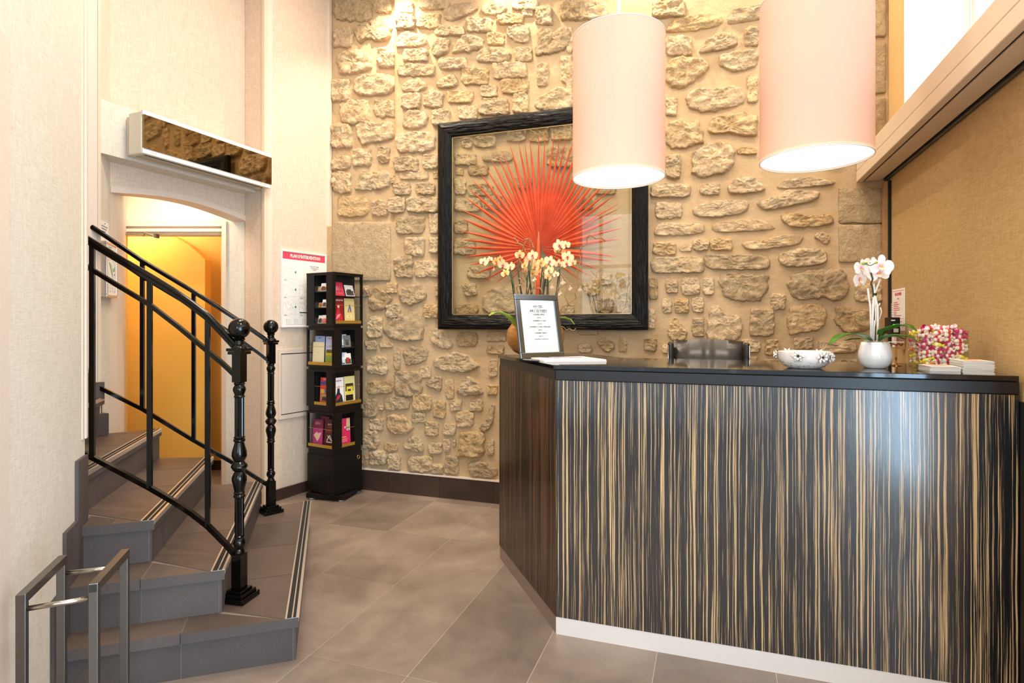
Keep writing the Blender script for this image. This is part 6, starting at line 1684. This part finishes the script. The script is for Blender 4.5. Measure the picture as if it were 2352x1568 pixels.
brochure('L', .085, u1z+.002, .055, .062, .010, .2, -.22, 'ece6e0', 'white and red card in the lowest small pocket', A_band('d83c3c', 'e87868'), .003)
brochure('L', .132, u1z+.002, .055, .060, .016, .2, -.25, 'f0eae6', 'white card with a dark photo in the lowest small pocket', A_band('4a4a40', '2c2c28'), .003)
brochure('L', .140, u2z+.010, .118, .158, .028, .05, .01, 'ece0b8', 'plain cream folded map in the second section of the stand', (lambda s, w, h: s.line([(w*.4, h*.55), (w*.5, h*.52), (w*.62, h*.45)], .003, pcol('e0a080'))))
brochure('L', .150, u2z+.012, .10, .200, .040, .05, .0, '9ab0dc', 'pale blue brochure standing behind the cream map', A_band('b8c8e8', None, 'PARIS', pcol('4a4a8a'), .014, .93))
brochure('L', .024, u2z+.010, .10, .200, .030, .05, .0, 'b8bcdc', 'landscape brochure with blue sky and green fields', (lambda s, w, h: s.rect(0, 0, w, h*.36, pcol('8a9438')).rect(0, h*.3, w, h*.5, pcol('b8a83c')).rect(w*.1, h*.40, w*.9, h*.52, pcol('5a4a20')).text('Champagne', w*.55, h*.66, .013, pcol('d8b45a')).text('VOTRE VISITE', w*.5, h*.92, .011, pcol('8a5a8a'))))
brochure('R', .082, u2z+.002+hh2, .06, .095, .014, .12, .0, 'b8c4e4', 'blue and white checked card in the second section', A_band('5a70b0', 'e8ecf4'), .003)
brochure('R', .108, u2z+.002+hh2, .068, .088, .008, .12, -.45, '6a6a6a', 'grey card leaning over the blue checked card', A_band('8a8a8a', '4a4a4a'), .003)
brochure('R', .082, u2z+.002, .065, .090, .014, .12, .0, 'c4cce8', 'blue and white patterned card on the lower small shelf', A_band('4a60a8', 'e8ecf4'), .003)
brochure('R', .118, u2z+.002, .062, .082, .008, .12, -.35, 'f0ece8', 'white card with a dark photo on the lower small shelf', A_band('3a4a44', 'b83a3a'), .003)
brochure('L', .082, u3z+.010, .095, .190, .026, .05, .0, 'd83c34', 'red and blue sightseeing brochure in the third section', (lambda s, w, h: s.rect(0, h*.72, w, h*.84, pcol('4a4a9a')).rect(w*.05, h*.38, w*.5, h*.55, pcol('d8a838')).rect(w*.5, h*.4, w*.95, h*.55, pcol('5a6ab0')).rect(w*.1, h*.08, w*.9, h*.36, pcol('b88a58')).poly([(w*.2, h*.1), (w*.8, h*.1), (w*.7, h*.25), (w*.3, h*.25)], pcol('3a2a24'), .002).text('PARIS', w*.5, h*.93, .014, M['white'])))
brochure('R', .020, u3z+.010, .105, .190, .026, .05, .0, 'f2eef2', 'white brochure with a black and red dancer drawing', A_fig('1c2a34', 'e8b8a0', 'c8283c', 'Comedy Cafe', .013, pcol('8a3a7a')))
brochure('R', .135, u3z+.010, .105, .192, .030, .05, .20, 'e4dc98', 'yellow and black brochure leaning to the right', (lambda s, w, h: s.rect(w*.1, h*.42, w*.85, h*.72, pcol('2c2820')).rect(w*.2, h*.30, w*.8, h*.6, pcol('e8d048')).rect(w*.1, h*.06, w*.8, h*.28, pcol('18140f')).rect(w*.3, h*.42, w*.6, h*.5, pcol('3a342c'))))
brochure('L', .150, u4z+.012, .105, .185, .026, .05, -.14, '7c1e44', 'purple cabaret brochure with a pink dancer in the fourth section', (lambda s, w, h: s.rect(0, 0, w, h*.62, pcol('b83878')).poly([(w*.1, h*.35), (w*.4, h*.5), (w*.55, h*.45), (w*.9, h*.5), (w*.7, h*.25), (w*.5, h*.12), (w*.3, h*.25)], pcol('e8b8a0')).text('LIDO', w*.5, h*.84, .030, pcol('d8b07a'), sx=.8)))
brochure('L', .022, u4z+.012, .110, .195, .028, .05, -.06, '4c1418', 'dark red theatre brochure beside the purple one', (lambda s, w, h: s.rect(w*.1, h*.5, w*.9, h*.58, pcol('7a1c20')).rect(w*.2, h*.12, w*.8, h*.16, pcol('c8b8b0')).line([(w*.25, h*.18), (w*.5, h*.4), (w*.75, h*.18)], .006, pcol('e8e0d8')).line([(w*.3, h*.38), (w*.7, h*.2)], .005, pcol('e8e0d8')).text('REVUE', w*.5, h*.80, .015, pcol('e8c8b8')).text('COUP', w*.5, h*.70, .015, pcol('d85a4a'))))
brochure('L', .105, u4z+.014, .09, .205, .045, .05, .05, '6a1c30', 'dark brochure standing behind the purple one', A_band('8a2440', '4a1420'))
brochure('R', .082, u4z+.012, .105, .192, .024, .05, .0, 'd42a5c', 'bright pink museum brochure in the fourth section', (lambda s, w, h: s.poly([(w*.62, h*.62), (w*.98, h*.62), (w*.98, h*.98), (w*.66, h*.98)], pcol('d8b890')).rect(w*.45, h*.60, w*.98, h*.68, M['white']).text('MUSEUM', w*.72, h*.64, .013, M['ink'], sx=.8).rect(w*.66, h*.52, w*.98, h*.59, M['white']).text('PASS', w*.82, h*.555, .012, M['ink'], sx=.8).rect(w*.12, h*.27, w*.6, h*.30, pcol('e8c048')).rect(w*.1, h*.2, w*.7, h*.215, pcol('f0a8b8')).rect(w*.1, h*.15, w*.65, h*.165, pcol('f0a8b8')).rect(w*.1, h*.10, w*.7, h*.115, pcol('f0a8b8'))))
